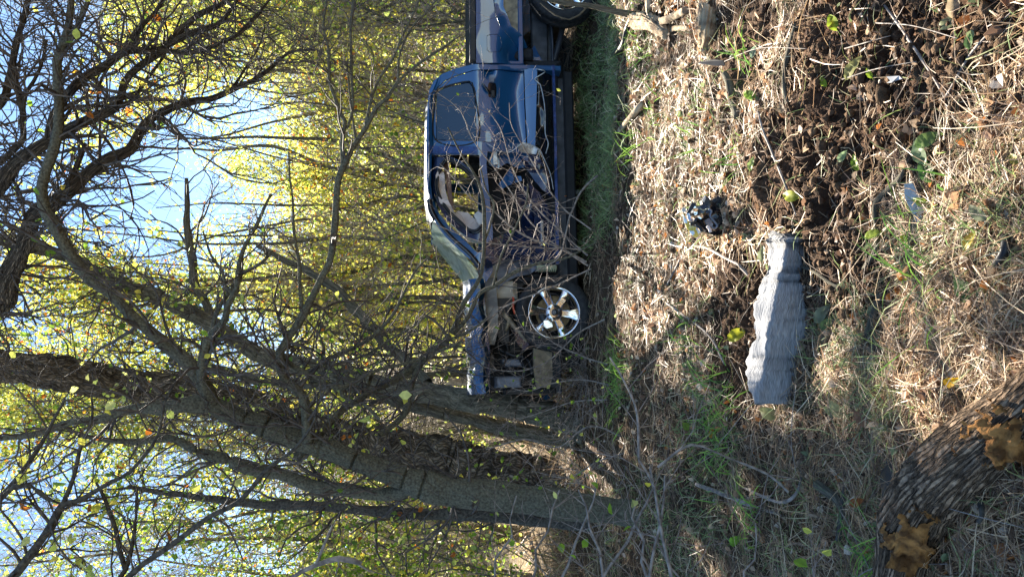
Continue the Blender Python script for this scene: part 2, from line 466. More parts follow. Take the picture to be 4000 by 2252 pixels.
def inpoly(px, py, poly):
    c = np.zeros(len(px), bool)
    n = len(poly)
    for i in range(n):
        x0, y0 = poly[i]; x1, y1 = poly[(i + 1) % n]
        if y0 == y1: continue
        k = ((y0 > py) != (y1 > py)) & (px < (x1 - x0) * (py - y0) / (y1 - y0) + x0)
        c ^= k
    return c
def dens(poly, step):
    o = []
    for i in range(len(poly)):
        a = np.array(poly[i]); b = np.array(poly[(i + 1) % len(poly)])
        k = max(1, int(np.linalg.norm(b - a) / step))
        o += [tuple(a + (b - a) * j / k) for j in range(k)]
    return o
def shrink(poly, g):
    c = np.mean(poly, 0)
    return [tuple(np.array(p) + (c - p) / (np.linalg.norm(c - p) + 1e-9) * g) for p in poly]
def panel(name, outline, mt, parent, wf, holes=(), step=.03, thick=.014, raw=False, wproj=None, smooth=True):
    """sheet of metal in the truck's side: outline in photograph pixels (or s, h if raw)"""
    ol = list(outline) if raw else [sh(x, y, wproj or lean) for x, y in outline]
    hs = [list(hh) if raw else [sh(x, y, wproj or lean) for x, y in hh] for hh in holes]
    od = dens(ol, step); hd = [dens(hh, step) for hh in hs]
    V = list(od); E = [(i, (i + 1) % len(od)) for i in range(len(od))]
    for hh in hd:
        k = len(V); V += hh; E += [(k + i, k + (i + 1) % len(hh)) for i in range(len(hh))]
    A = np.array(ol); lo, hi = A.min(0), A.max(0)
    gs, gh = np.meshgrid(np.arange(lo[0], hi[0], step), np.arange(lo[1], hi[1], step))
    gs = gs.ravel() + RNG.uniform(-.1, .1, gs.size) * step; gh = gh.ravel() + RNG.uniform(-.1, .1, gh.size) * step
    ins = inpoly(gs, gh, ol)
    for hh in hs: ins &= ~inpoly(gs, gh, hh)
    B = np.array(V)
    G = np.stack([gs[ins], gh[ins]], 1)
    if len(G):
        dmin = np.array([np.min(np.sum((B - g) ** 2, 1)) for g in G])
        G = G[dmin > (step * .45) ** 2]
    pts = [Vector(p) for p in V] + [Vector(g) for g in G]
    vv, ee, ff, *_ = delaunay_2d_cdt(pts, E, [], 0, 1e-6)
    vv = np.array([tuple(p) for p in vv])
    tr = np.array([f for f in ff if len(f) == 3])
    cc = vv[tr].mean(1)
    ok = inpoly(cc[:, 0], cc[:, 1], ol)
    for hh in hs: ok &= ~inpoly(cc[:, 0], cc[:, 1], hh)
    tr = tr[ok]
    W = wf(vv[:, 0], vv[:, 1]) + np.zeros(len(vv))
    F3 = loc(vv[:, 0], vv[:, 1], W); B3 = loc(vv[:, 0], vv[:, 1], W + thick)
    n = len(vv)
    cnt = {}
    for t in tr:
        for a, b in ((t[0], t[1]), (t[1], t[2]), (t[2], t[0])):
            cnt[(min(a, b), max(a, b))] = cnt.get((min(a, b), max(a, b)), []) + [(a, b)]
    qs = [(b, a, a + n, b + n) for k, l in cnt.items() if len(l) == 1 for (a, b) in l]
    o = build(name, np.vstack([F3, B3]), qs, np.vstack([tr, tr[:, ::-1] + n]), mt, parent, smooth=smooth)
    o.data.set_sharp_from_angle(angle=R_(40))
    return o
def boxes(name, specs, mt, parent, smooth=False):
    """specs: (s0, s1, h0, h1, w0, w1) solid blocks with chamfered ends"""
    a = Acc()
    for (s0, s1, h0, h1, w0, w1) in specs:
        b = min(abs(s1 - s0), abs(h1 - h0), abs(w1 - w0)) * .16
        v = []
        for (dw, ins) in ((0, b), (b, 0), (abs(w1 - w0) - b, 0), (abs(w1 - w0), b)):
            for (cs, ch) in ((0, 0), (1, 0), (1, 1), (0, 1)):
                ss = s0 + ins if not cs else s1 - ins; hh = h0 + ins if not ch else h1 - ins
                v.append(loc(ss, hh, w0 + dw))
        q = [(0, 1, 2, 3), (15, 14, 13, 12)]
        for k in range(3):
            for i in range(4):
                j = (i + 1) % 4
                q.append((k * 4 + i, (k + 1) * 4 + i, (k + 1) * 4 + j, k * 4 + j))
        a.add(v, q)
    return a.out(name, mt, parent, smooth=smooth)
def each(name, specs, mt, parent, smooth=False):
    return [boxes(name, [sp], mt, parent, smooth) for sp in specs]
def pbox(x0, y0, x1, y1, w0, w1):
    s0, h1 = px2sh(x0, y1, w0); s1, h0 = px2sh(x1, y0, w0)
    return (min(s0, s1), max(s0, s1), min(h0, h1), max(h0, h1), w0, w1)
def ltube(name, pts, r, mt, parent, m=8):
    """pts in pixels with depth w"""
    a = Acc()
    P = np.array([loc(*px2sh(x, y, w), w) for x, y, w in pts])
    P = smooth_path(P, .03)
    one_tube(a, P, np.full(len(P), r), m)
    return a.out(name, mt, parent)

truck = empty('pickup_truck', loc(-1.6, -.06, 1.0), 'wrecked blue pickup truck with crushed front door and missing fender', 'truck')

def w_door(s, h):
    d = .125 * np.exp(-((h - .68 - .05 * np.sin(s * 5.0 + 1)) / .20) ** 2) * (0.8 + .5 * vnoise(s * 2.2, h * 1.3, 3))
    d = d + .022 * fbm(s * 2.6, h * 3.2, 12, 2) * sstep(1.2, .95, h)
    d = d + .05 * np.exp(-(((s + 2.75) / .07) ** 2 + ((h - 1.02) / .05) ** 2))
    return lean(h) + d + .006
def w_cab(s, h):
    return lean(h) + .06 * np.exp(-((h - .66) / .2) ** 2) * sstep(-3.4, -3.1, s) + .01 * fbm(s * 2, h * 3, 14, 2)
def w_bed(s, h):
    d = .30 * sstep(.95, .55, h) * np.exp(-((s + 2.98) / .22) ** 2)
    return lean(np.minimum(h, 1.17)) + d + .012 * fbm(s * 2, h * 2, 18, 2) - .035 * np.exp(-((np.hypot(s + 3.78, h - .15) - .66) / .05) ** 2)

cab_outline = [(1847, 252), (1777, 269), (1724, 291), (1693, 318), (1677, 353), (1671, 397), (1666, 486), (1666, 600), (1667, 721), (1675, 791),
               (1690, 838), (1720, 880), (1765, 930), (1822, 985), (1868, 1040), (1880, 1075), (1900, 1100), (1925, 1060), (1925, 900), (1915, 800), (1900, 640),
               (1905, 590), (2060, 590), (2092, 575), (2100, 262), (1990, 255)]
door_hole = [(1868, 272), (1846, 275), (1790, 292), (1738, 314), (1712, 340), (1694, 372), (1688, 430), (1688, 548), (1868, 552), (1912, 556), (2062, 552), (2054, 397), (2050, 265)]
front_hole = [(1686, 604), (1683, 720), (1688, 775), (1712, 828), (1752, 880), (1815, 938), (1862, 985), (1895, 985), (1892, 880), (1880, 760), (1874, 640), (1872, 604)]
body = panel('cab_side', cab_outline, M_paint, truck, w_cab, [door_hole, front_hole], .035, .02)
win = [(1701, 366), (1715, 347), (1777, 327), (1834, 318), (1847, 335), (1857, 375), (1863, 547), (1703, 546)]
door = panel('rear_door', shrink([sh(*p) for p in door_hole], .008), M_paint, truck, w_door, [[sh(*p) for p in win]], .022, .02, raw=True)
door['label'] = 'dented blue rear door with a broken handle'
panel('window_glass', shrink([sh(*p) for p in win], .010), M_glass_tint, door, lambda s, h: lean(h) + .018, (), .06, .006, raw=True)
_wr = [sh(*p) for p in win]
a = Acc(); P = np.array([loc(s, h, lean(h) + .004) for s, h in _wr + _wr[:1]]); P = smooth_path(P, .03); one_tube(a, P, np.full(len(P), .009), 6, False)
a.out('window_seal', M_black, door)
panel('handle_plate', [(1911, 289), (1930, 289), (1930, 320), (1911, 320)], M_grey, door, lambda s, h: w_door(s, h) - .014, step=.03, thick=.014)
panel('handle_recess', [(1910, 322), (1936, 322), (1940, 340), (1938, 372), (1928, 380), (1908, 378), (1905, 340)], M_black_gloss, door, lambda s, h: w_door(s, h) - .004, step=.02, thick=.006)
ltube('door_handle', [(1883, 327, .05), (1892, 338, .0), (1903, 352, .0), (1914, 366, .05)], .016, M_black_gloss, door)
boxes('lock_block', [pbox(1918, 352, 1934, 378, w_door(*sh(1925, 365)) - .03, w_door(*sh(1925, 365)) + .02)], M_black, door)

# B pillar with scuffed wrap
panel('door_pillar', [(1668, 571), (1864, 574), (1866, 600), (1668, 602)], M_paint_wrap, truck, lambda s, h: lean(h) - .012 + .006 * fbm(s * 20, h * 12, 3, 3), step=.02)

# front door frame, collapsed inwards
fr_px = [(1700, 606), (1690, 650), (1688, 705), (1694, 745), (1712, 800), (1745, 850), (1790, 895), (1845, 935), (1880, 945), (1905, 900), (1903, 820), (1888, 730), (1850, 665), (1800, 622), (1748, 600)]
op_px = [(1748, 617), (1724, 651), (1709, 698), (1710, 737), (1727, 781), (1755, 822), (1796, 861), (1830, 892), (1864, 895), (1888, 860), (1886, 800), (1872, 739), (1835, 678), (1790, 640)]
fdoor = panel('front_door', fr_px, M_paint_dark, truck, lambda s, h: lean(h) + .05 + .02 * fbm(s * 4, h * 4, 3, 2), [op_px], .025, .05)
fdoor['label'] = 'crushed front door torn open below its window frame'
for k, (dx, r, mt) in enumerate(((0, .016, M_black), (9, .011, M_black_gloss))):
    a = Acc(); Pp = []
    c = np.mean(op_px, 0)
    for p in op_px + op_px[:1]:
        q = np.array(p) + (np.array(p) - c) / np.linalg.norm(np.array(p) - c) * dx
        s, h = sh(*q); Pp.append(loc(s, h, lean(h) + .035))
    P = smooth_path(Pp, .03); one_tube(a, P, np.full(len(P), r), 6, False); a.out('door_seal', mt, fdoor)

# A pillar
ltube('front_pillar', [(1676, 780, .16), (1688, 830, .15), (1722, 885, .12), (1775, 942, .09), (1835, 995, .05), (1878, 1050, .03)], .035, M_black_gloss, truck, 10)
ltube('pillar_trim', [(1700, 860, .11), (1740, 915, .08), (1790, 965, .06), (1840, 1010, .03)], .016, M_paint, truck)

# roof, loft from the near gutter to the far one
rs = np.linspace(px2sh(1664, 300, .25)[0], px2sh(1680, 850, .25)[0], 40)
ws = np.linspace(.17, 1.78, 36)
Sg, Wg = np.meshgrid(rs, ws)
_rt = px2sh(1664, 550, .25)[1]
def roof_h(s, w):
    e = np.minimum(w - .17, 1.78 - w)
    f = sstep(rs[-1] - .28, rs[-1], s); g = sstep(rs[0] + .35, rs[0], s)
    return _rt - .035 + .06 * sstep(0, .35, e) - .07 * f - .10 * g + .006 * fbm(s * 3, w * 3, 8, 2)
V = loc(Sg, roof_h(Sg, Wg), Wg).reshape(-1, 3)
V2 = loc(Sg, roof_h(Sg, Wg) - .03, Wg).reshape(-1, 3)
I = np.arange(Sg.size).reshape(Sg.shape)
Qr = np.stack([I[:-1, :-1], I[:-1, 1:], I[1:, 1:], I[1:, :-1]], -1).reshape(-1, 4)
build('roof', np.vstack([V, V2]), np.vstack([Qr, Qr + len(V)]), None, M_paint, truck)
# cab back wall with its window, far side with openings
sb = sh(1846, 252)[0]; sr = sh(1700, 300)[0]
def quad_strip(name, rows, mt, parent):
    A = np.array(rows, float); n, m_, _ = A.shape
    I = np.arange(n * m_).reshape(n, m_)
    q = np.stack([I[:-1, :-1], I[:-1, 1:], I[1:, 1:], I[1:, :-1]], -1).reshape(-1, 4)
    return build(name, A.reshape(-1, 3), q, None, mt, parent)
each('cab_back', [(sb - .02, sb + .04, .2, 1.12, .06, 1.86), (sr - .16, sr - .10, 1.10, 1.20, .14, 1.80)], M_paint, truck)
hb = sh(1850, 300)[1]
quad_strip('rear_window', [[loc(sb + .01 + (.34) * t, 1.12 + (_rt - .12 - 1.12) * t, w_) for w_ in np.linspace(.22, 1.72, 8)] for t in np.linspace(0, 1, 6)], M_glass_tint, truck)
s1, s2, s3 = sh(1700, 560)[0], sh(1700, 600)[0], sh(1700, 840)[0]
each('far_side', [(sb, .95, .12, 1.08, 1.88, 1.93), (sb + .1, sb + .35, 1.08, _rt - .1, 1.74, 1.80), (s1, s2, 1.08, _rt - .08, 1.72, 1.78), (sb + .3, s3, _rt - .12, _rt - .03, 1.68, 1.76)], M_paint, truck)
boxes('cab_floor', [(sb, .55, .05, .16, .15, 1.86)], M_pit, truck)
each('seat', [(-2.0, -1.45, .16, .58, .25, .85), (-2.0, -1.45, .16, .58, 1.1, 1.7), (-3.0, -2.5, .16, .62, .2, 1.75)], M_seat, truck)
each('backrest', [(-2.18, -2.0, .5, 1.22, .25, .85), (-2.18, -2.0, .5, 1.22, 1.1, 1.7), (-3.12, -2.98, .5, 1.2, .2, 1.75)], M_seat, truck)
each('headrest', [(-2.2, -2.08, 1.24, 1.45, .38, .66), (-2.2, -2.08, 1.24, 1.45, 1.25, 1.53)], M_seat, truck)
boxes('dashboard', [(-.62, -.18, .72, 1.07, .2, 1.8)], M_beige, truck)
a = Acc(); ph = np.linspace(0, 6.283, 40)
P = loc(-.85 + .06 * np.cos(ph), 1.0 + .19 * np.sin(ph), .52 + .19 * np.cos(ph)); one_tube(a, P, np.full(40, .016), 8, False); a.out('steering_wheel', M_black, truck)
# airbag curtain hanging inside the opening, pillar trim, roof lining
panel('side_airbag', [(1722, 640), (1735, 680), (1740, 735), (1752, 790), (1782, 842), (1830, 880), (1872, 895), (1850, 915), (1790, 880), (1745, 840), (1716, 790), (1706, 735), (1702, 690)],
      M_cloth, truck, lambda s, h: .24 + .05 * np.sin(s * 22 + h * 9) + .03 * fbm(s * 9, h * 9, 5, 2), step=.02, thick=.02, wproj=lambda h: .24)
panel('inner_pillar', [(1728, 632), (1750, 630), (1760, 690), (1765, 760), (1775, 830), (1755, 800), (1745, 740), (1740, 680)], M_cloth_brown, truck, lambda s, h: .33 + .02 * np.sin(s * 9), step=.03, wproj=lambda h: .33)
panel('deflated_airbag', [(1772, 840), (1790, 820), (1830, 830), (1870, 870), (1905, 905), (1890, 950), (1830, 945), (1785, 900)], M_cloth, truck, lambda s, h: .30 + .05 * fbm(s * 6, h * 6, 15, 3), step=.02, wproj=lambda h: .3)
panel('deflated_airbag', [(1850, 838), (1866, 822), (1896, 840), (1900, 870), (1870, 880)], M_white, truck, lambda s, h: .06 + .05 * fbm(s * 9, h * 9, 16, 3), step=.02, wproj=lambda h: .06)

# torn lower half of the front door: sheets folded over a near-black sheet standing in for shade
def crum(amp, fr, seed, w0, sl=0.0):
    def f(s, h):
        n = fbm(s * fr * .5, h * fr * .45, seed, 2, .4); r = 1 - np.abs(fbm(s * fr * .45 + 3, h * fr * .45, seed + 5, 1)) * 2.6
        return w0 + amp * n + amp * .7 * r + sl * (h - .6)
    return f
panel('door_shade_sheet', [(1885, 570), (2170, 570), (2170, 1060), (1905, 1090), (1900, 900)], M_pit, truck, lambda s, h: .42 + .04 * fbm(s * 3, h * 3, 2, 2), step=.06, wproj=lambda h: .42)
panel('torn_sheet', [(1895, 575), (1925, 562), (1965, 572), (2010, 560), (2058, 562), (2085, 590), (2072, 630), (2030, 640), (1985, 620), (1950, 640), (1915, 630)], M_paint, fdoor, crum(.10, 5, 71, .08), step=.016)
panel('bare_metal_tear', [(2018, 566), (2040, 552), (2075, 560), (2102, 580), (2096, 598), (2060, 594), (2030, 590)], M_torn, fdoor, crum(.05, 12, 72, .0), step=.012)
panel('torn_sheet', [(1955, 690), (1985, 655), (1999, 636), (2012, 668), (2040, 672), (2045, 690), (2000, 700), (1965, 712)], M_paint, fdoor, crum(.08, 6, 73, .10, .5), step=.014)
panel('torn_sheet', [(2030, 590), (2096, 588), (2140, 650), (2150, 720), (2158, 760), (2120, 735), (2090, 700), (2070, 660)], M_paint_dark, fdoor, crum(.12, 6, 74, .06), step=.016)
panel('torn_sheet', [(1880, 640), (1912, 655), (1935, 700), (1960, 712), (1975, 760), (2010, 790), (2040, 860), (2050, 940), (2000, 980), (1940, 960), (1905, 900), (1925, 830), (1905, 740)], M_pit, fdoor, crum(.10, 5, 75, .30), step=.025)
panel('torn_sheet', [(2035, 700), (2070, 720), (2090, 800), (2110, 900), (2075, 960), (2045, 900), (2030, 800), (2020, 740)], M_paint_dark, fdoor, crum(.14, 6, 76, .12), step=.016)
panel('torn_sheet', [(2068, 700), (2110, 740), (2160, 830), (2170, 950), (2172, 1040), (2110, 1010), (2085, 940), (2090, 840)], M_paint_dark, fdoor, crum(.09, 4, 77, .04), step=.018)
panel('door_beam', [(1925, 565), (1940, 565), (1944, 640), (1928, 642)], M_torn, fdoor, crum(.02, 9, 78, .03), step=.02, thick=.03)
ltube('torn_edge', [(1900, 560, .02), (1920, 572, -.01), (1950, 590, .0), (1985, 596, .02), (2012, 582, .0), (2040, 560, -.02), (2075, 566, -.02), (2108, 585, .0), (2125, 620, .02), (2150, 680, .02), (2162, 740, .03)], .006, M_torn, fdoor, 6)
ltube('wiring_loom', [(1990, 640, .2), (2010, 700, .16), (1980, 760, .2), (2020, 830, .15), (1990, 900, .2)], .008, M_black, fdoor, 6)

# fender behind the wheel, crumpled, with its badge
w_f = crum(.05, 3.5, 81, .05)
def w_fender(s, h): return .04 + .05 * fbm(s * 1.5, h * 1.7, 81, 2, .4) - .10 * (h - .6) + .02 * (1 - np.abs(vnoise(s * 3 + h * 2, h * 2, 5)) * 3)
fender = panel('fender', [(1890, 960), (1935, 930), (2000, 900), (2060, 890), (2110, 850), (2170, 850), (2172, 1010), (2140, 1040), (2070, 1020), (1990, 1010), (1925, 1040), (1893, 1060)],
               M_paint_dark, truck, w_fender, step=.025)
bs0, bh0 = px2sh(2119, 958, .02); bs1, bh1 = px2sh(2122, 862, .02)
bdir = (bs1 - bs0, .0); bl = abs(bs1 - bs0)
bw = float(w_fender(np.array([(bs0 + bs1) / 2]), np.array([bh0]))[0]) - .045
badge = boxes('badge', [(bs1, bs0, bh0 - .014, bh0 + .014, bw, bw + .02)], M_badge, fender)
fc = bpy.data.curves.new('badge_text', 'FONT'); fc.body = 'POWERBOOST'; fc.size = .026; fc.extrude = .0015; fc.align_x = 'CENTER'; fc.align_y = 'CENTER'; fc.offset = .0006
fc.space_character = 1.28
fo = bpy.data.objects.new('badge_text', fc); COL.objects.link(fo)
mw = Matrix((( -T_[0], 0, -N_[0], 0), (-T_[1], 0, -N_[1], 0), (0, 1, 0, 0), (0, 0, 0, 1)))
bpy.context.view_layer.update()
dg_ = bpy.context.evaluated_depsgraph_get()
me_t = bpy.data.meshes.new_from_object(fo.evaluated_get(dg_)); bpy.data.objects.remove(fo)
tv = np.array([v.co[:] for v in me_t.vertices])
sc_ = (bl * .93) / (tv[:, 0].max() - tv[:, 0].min())
tv[:, 0] *= sc_
cb = loc((bs0 + bs1) / 2, bh0, bw - .003)
tw = cb + np.outer(tv[:, 0], -T_) + np.outer(tv[:, 1], [0, 0, 1]) + np.outer(tv[:, 2], -N_)
tris = []
me_t.calc_loop_triangles()
tris = [tuple(t.vertices) for t in me_t.loop_triangles]
build('badge_lettering', tw, None, tris, M_letter, badge, smooth=False)

# rocker, step edge, frame rail
def w_rock(s, h): return .10 + .05 * fbm(s * 4, h * 9, 91, 3) + .12 * sstep(.45, .2, h)
panel('rocker_panel', [(2094, 262), (2162, 250), (2166, 600), (2166, 760), (2120, 700), (2096, 585)], M_black_gloss, truck, w_rock, step=.02)
ltube('scraped_edge', [(2095, 270, .02), (2130, 280, .0), (2088, 310, .02), (2110, 330, .03), (2128, 420, .03), (2130, 520, .02), (2142, 560, -.01), (2132, 600, .02)], .007, M_torn, truck, 6)
panel('step_edge', [(2158, 250), (2168, 250), (2176, 560), (2186, 1030), (2174, 1030), (2166, 560)], M_paint_wrap, truck, lambda s, h: .03 + .02 * fbm(s * 5, h * 5, 93, 2), step=.03, thick=.03)
f0 = px2sh(2165, 60, .35); f1 = px2sh(2190, 1030, .35)
each('frame_rail', [(f0[0], .85, .22, .36, .42, .52), (f0[0], .85, .22, .36, 1.4, 1.5)], M_frame, truck)
each('chassis_rail', [(sb - .9, sb + .1, .30, .50, .35, .45), (sb + .05, .2, .12, .26, .22, .34)], M_frame, truck)
ltube('brake_pipe', [(2150, 60, .3), (2158, 160, .3), (2160, 260, .28), (2162, 400, .3)], .012, M_frame, truck)

# bed
arch = [(1927, -60), (1927, 0), (1933, 53), (1950, 97), (1984, 132), (2024, 163), (2055, 177), (2086, 158), (2095, 150)]
arch_b = [(2110, -250), (2060, -290), (1990, -270), (1945, -210), (1930, -130)]
bed = panel('bed_side', [(1860, 246), (1860, -560), (2130, -560), (2110, -250), (2060, -300), (1990, -275), (1945, -210), (1930, -130)] + arch + [(2140, 200), (2150, 243)], M_paint, truck, w_bed, [[(1901, 140), (1914, 134), (1940, 134), (1955, 142), (1960, 165), (1958, 192), (1948, 203), (1912, 205), (1902, 195)]], .03, .016)
panel('fuel_door', shrink([sh(*p) for p in [(1901, 140), (1914, 134), (1940, 134), (1955, 142), (1960, 165), (1958, 192), (1948, 203), (1912, 205), (1902, 195)]], .006), M_paint, bed, w_bed, (), .03, .01, raw=True)
panel('arch_lip', [(1930, -40), (1936, 53), (1954, 97), (1986, 128), (2024, 158), (2052, 172), (2068, 150), (2040, 120), (2000, 95), (1985, 60), (1968, 20), (1966, -40)], M_paint, bed, lambda s, h: w_bed(s, h) + .03 + .03 * fbm(s * 5, h * 5, 19, 2), step=.02)
each('bed_rail', [(sh(1858, -560)[0], sb - .05, sh(1858, 100)[1] - .005, sh(1834, 100)[1], .05, .14), (sh(1858, -560)[0], sb - .05, sh(1858, 100)[1], sh(1834, 100)[1], 1.82, 1.90)], M_black, truck)
each('bed_floor', [(sh(1858, -560)[0], sb - .05, .62, .68, .12, 1.85), (sb - .09, sb - .05, .66, sh(1840, 100)[1] - .02, .12, 1.85), (sh(1858, -560)[0], sh(1858, -560)[0] + .05, .5, sh(1840, 100)[1] - .02, .1, 1.87),
                    (sh(1858, -560)[0], sb - .05, .2, sh(1840, 100)[1] - .02, 1.84, 1.89)], M_paint, truck)
panel('wheel_liner', [(1965, -60), (2030, -60), (2032, 120), (2028, 155), (1985, 110), (1968, 50)], M_tan, truck, lambda s, h: .16 + .10 * (h - .8), step=.05, wproj=lambda h: .16)  # tan colour stands in for the reflection on the liner
boxes('fuel_tank', [(sb - .35, sb + .9, .10, .34, .5, .95)], M_black, truck)
boxes('rear_axle', [(-3.83, -3.71, .08, .20, .25, 1.7)], M_frame, truck)
ltube('leaf_spring', [(2165, 240, .38), (2195, 120, .4), (2205, 0, .42), (2180, -160, .4)], .035, M_frame, truck)

# wheels
def wheel(cx, cy, w0, spin, tilt=0.0, face=-1):
    s, h = px2sh(cx, cy, w0)
    return wheel_at(s, h, w0, spin, tilt, face)
def wheel_at(s, h, w0, spin, tilt=0.0, face=-1):
    C = loc(s, h, w0)
    n = N_ * math.cos(tilt) + T_ * math.sin(tilt); t = T_ * math.cos(tilt) - N_ * math.sin(tilt)
    if face > 0: n = -n
    up = np.array([0, 0, 1.0])
    we = sub_empty('wheel', C, truck)
    def P(r, ang, ww): return C + np.multiply.outer(r * np.cos(ang), t) + np.multiply.outer(r * np.sin(ang), up) + np.multiply.outer(ww, n)
    def lathe(name, prof, mt, segs=96, rad=None):
        pr = np.array(prof, float); k = len(pr)
        ang = np.arange(segs) / segs * 2 * math.pi
        Rg = np.repeat(pr[:, 0][:, None], segs, 1); Wg_ = np.repeat(pr[:, 1][:, None], segs, 1)
        if rad is not None: Rg = Rg + rad(np.arange(k)[:, None], np.arange(segs)[None, :])
        A = np.repeat(ang[None, :], k, 0)
        V = P(Rg, A, Wg_).reshape(-1, 3)
        I = np.arange(k * segs).reshape(k, segs)
        q = np.stack([I[:-1], np.roll(I, -1, 1)[:-1], np.roll(I, -1, 1)[1:], I[1:]], -1).reshape(-1, 4)
        return build(name, V, q, None, mt, we)
    R, ri = .408, .277
    tp = [(ri - .012, .03), (ri + .004, .012), (ri + .02, -.004), (ri + .055, -.016), (ri + .08, -.016), (R - .03, -.004), (R - .012, .012), (R - .003, .03), (R, .05), (R, .075), (R, .08), (R, .11), (R, .115), (R, .14), (R, .145), (R, .17), (R, .175), (R, .205), (R - .006, .23), (R - .03, .255), (ri + .02, .26), (ri, .235)]
    def tread(i, j):
        on = (i >= 6) & (i <= 18)
        return np.where(on, np.where(((j + (i // 2) * 2) % 4) < 1, -.012, 0.0), 0.0) + np.where(((i == 10) | (i == 13)), -.010, 0)
    lathe('tyre', tp, M_tyre, 192, tread)
    lathe('rim', [(ri - .030, .055), (ri - .018, .016), (ri - .006, .004), (ri + .004, .002), (ri + .010, .008), (ri + .004, .02), (ri - .012, .03), (ri - .03, .06), (ri - .04, .2), (ri, .23)], M_chrome, 96)
    a = Acc(); b = Acc()
    for k in range(6):
        an = spin + k * math.pi / 3
        er = np.array([math.cos(an), math.sin(an)]); et = np.array([-math.sin(an), math.cos(an)])
        rows = []
        for (r, hw, w1, w2) in ((.055, .040, .028, .075), (.10, .034, .026, .08), (.17, .040, .02, .085), (.225, .054, .012, .09), (.262, .066, .012, .09)):
            cs = [(-hw, w2), (-hw, w1 + .010), (-hw * .72, w1), (hw * .72, w1), (hw, w1 + .010), (hw, w2)]
            rows.append([C + (er[0] * r + et[0] * c) * t + (er[1] * r + et[1] * c) * up + ww * n for c, ww in cs])
        A = np.array(rows); I = np.arange(30).reshape(5, 6)
        a.add(A.reshape(-1, 3), np.stack([I[:-1, :-1], I[:-1, 1:], I[1:, 1:], I[1:, :-1]], -1).reshape(-1, 4))
    a.out('spoke', M_chrome, we).data.set_sharp_from_angle(angle=R_(35))
    lathe('hub', [(.0, .022), (.05, .022), (.088, .026), (.094, .034), (.094, .08), (0, .085)], M_chrome, 48)
    lathe('centre_cap', [(0, .006), (.026, .007), (.034, .012), (.036, .024)], M_rimdark, 32)
    # oval emblem on the cap
    a = Acc(); ph = np.linspace(0, 2 * math.pi, 25)
    Pe = C + np.outer(.020 * np.cos(ph), t) + np.outer(.012 * np.sin(ph), up) + .004 * n
    one_tube(a, Pe, np.full(25, .0022), 6, False)
    Pe = C + np.outer(np.linspace(-.011, .011, 9), t) + np.outer(.004 * np.sin(np.linspace(-3, 3, 9)), up) + .004 * n
    one_tube(a, Pe, np.full(9, .002), 6); a.out('cap_emblem', M_white, we)
    for k in range(6):
        an = spin + math.pi / 6 + k * math.pi / 3
        a = Acc(); c0 = C + .068 * (math.cos(an) * t + math.sin(an) * up)
        one_tube(a, [c0 + .03 * n, c0 + .006 * n, c0 + .002 * n], [.0125, .0125, .007], 6); a.out('lug_nut', M_rimdark, we, smooth=False)
    lathe('brake_disc', [(.07, .10), (.19, .10), (.19, .125), (.07, .125)], M_rust, 64)
    lathe('wheel_barrel', [(ri - .04, .2), (.1, .22), (0.02, .22)], M_pit, 48)
    a = Acc(); cs = [C + .13 * (math.cos(q_) * t + math.sin(q_) * up) + .07 * n for q_ in np.linspace(.5, 1.7, 8)]
    one_tube(a, cs, np.full(8, .04), 8); a.out('brake_caliper', M_frame, we)
    return we
fw = wheel(2166, 1218, .0, R_(36)); fw['label'] = 'front wheel with polished six-spoke rim'
rw = wheel(2205, -52, .06, R_(12)); rw['label'] = 'rear wheel, mostly outside the frame'
wheel_at(0.0, .34, 1.92, 0, 0, 1); wheel_at(-3.75, .15, 1.86, 0, 0, 1)

# bonnet and what the missing fender shows
hs_px = [(1872, 1085), (1882, 1219), (1890, 1353), (1896, 1460), (1897, 1537)]
hp = [sh(x, y, None) for x, y in hs_px]
hs = np.linspace(hp[0][0], hp[-1][0], 60); hh = np.interp(hs, [p[0] for p in hp], [p[1] for p in hp])
wv = np.linspace(.02, 1.72, 44)
Sg, Wg = np.meshgrid(hs, wv); Hh = np.interp(Sg, hs, hh)
e = Wg
Hm = Hh + .10 * sstep(0, .10, e) + .06 * np.sin(np.clip(Wg / 1.74, 0, 1) * math.pi) + .05 * np.exp(-((Wg - .25) / .08) ** 2) * sstep(1.0, .2, Sg) \
     - .03 * (1 - sstep(0, .5, e)) * np.sin(Sg * 16) * .5 + .025 * fbm(Sg * 5, Wg * 5, 55, 3) - .10 * sstep(.95, 1.3, Sg)
V = loc(Sg, Hm, Wg).reshape(-1, 3); V2 = loc(Sg, Hm - .05, Wg + .02).reshape(-1, 3)
I = np.arange(Sg.size).reshape(Sg.shape)
Qr = np.stack([I[:-1, :-1], I[:-1, 1:], I[1:, 1:], I[1:, :-1]], -1).reshape(-1, 4)
edge = np.stack([I[0, :-1], I[0, 1:], I[0, 1:] + len(V), I[0, :-1] + len(V)], -1)
bon = build('bonnet', np.vstack([V, V2]), np.vstack([Qr, Qr + len(V), edge]), None, M_paint, truck)
bon['label'] = 'buckled blue bonnet lit along its top'
panel('bonnet_edge', [(1862, 1100), (1886, 1100), (1900, 1219), (1912, 1353), (1914, 1530), (1896, 1540), (1888, 1353), (1874, 1219)], M_paint_dark, bon, crum(.03, 6, 83, .03), step=.018, wproj=lambda h: .02)
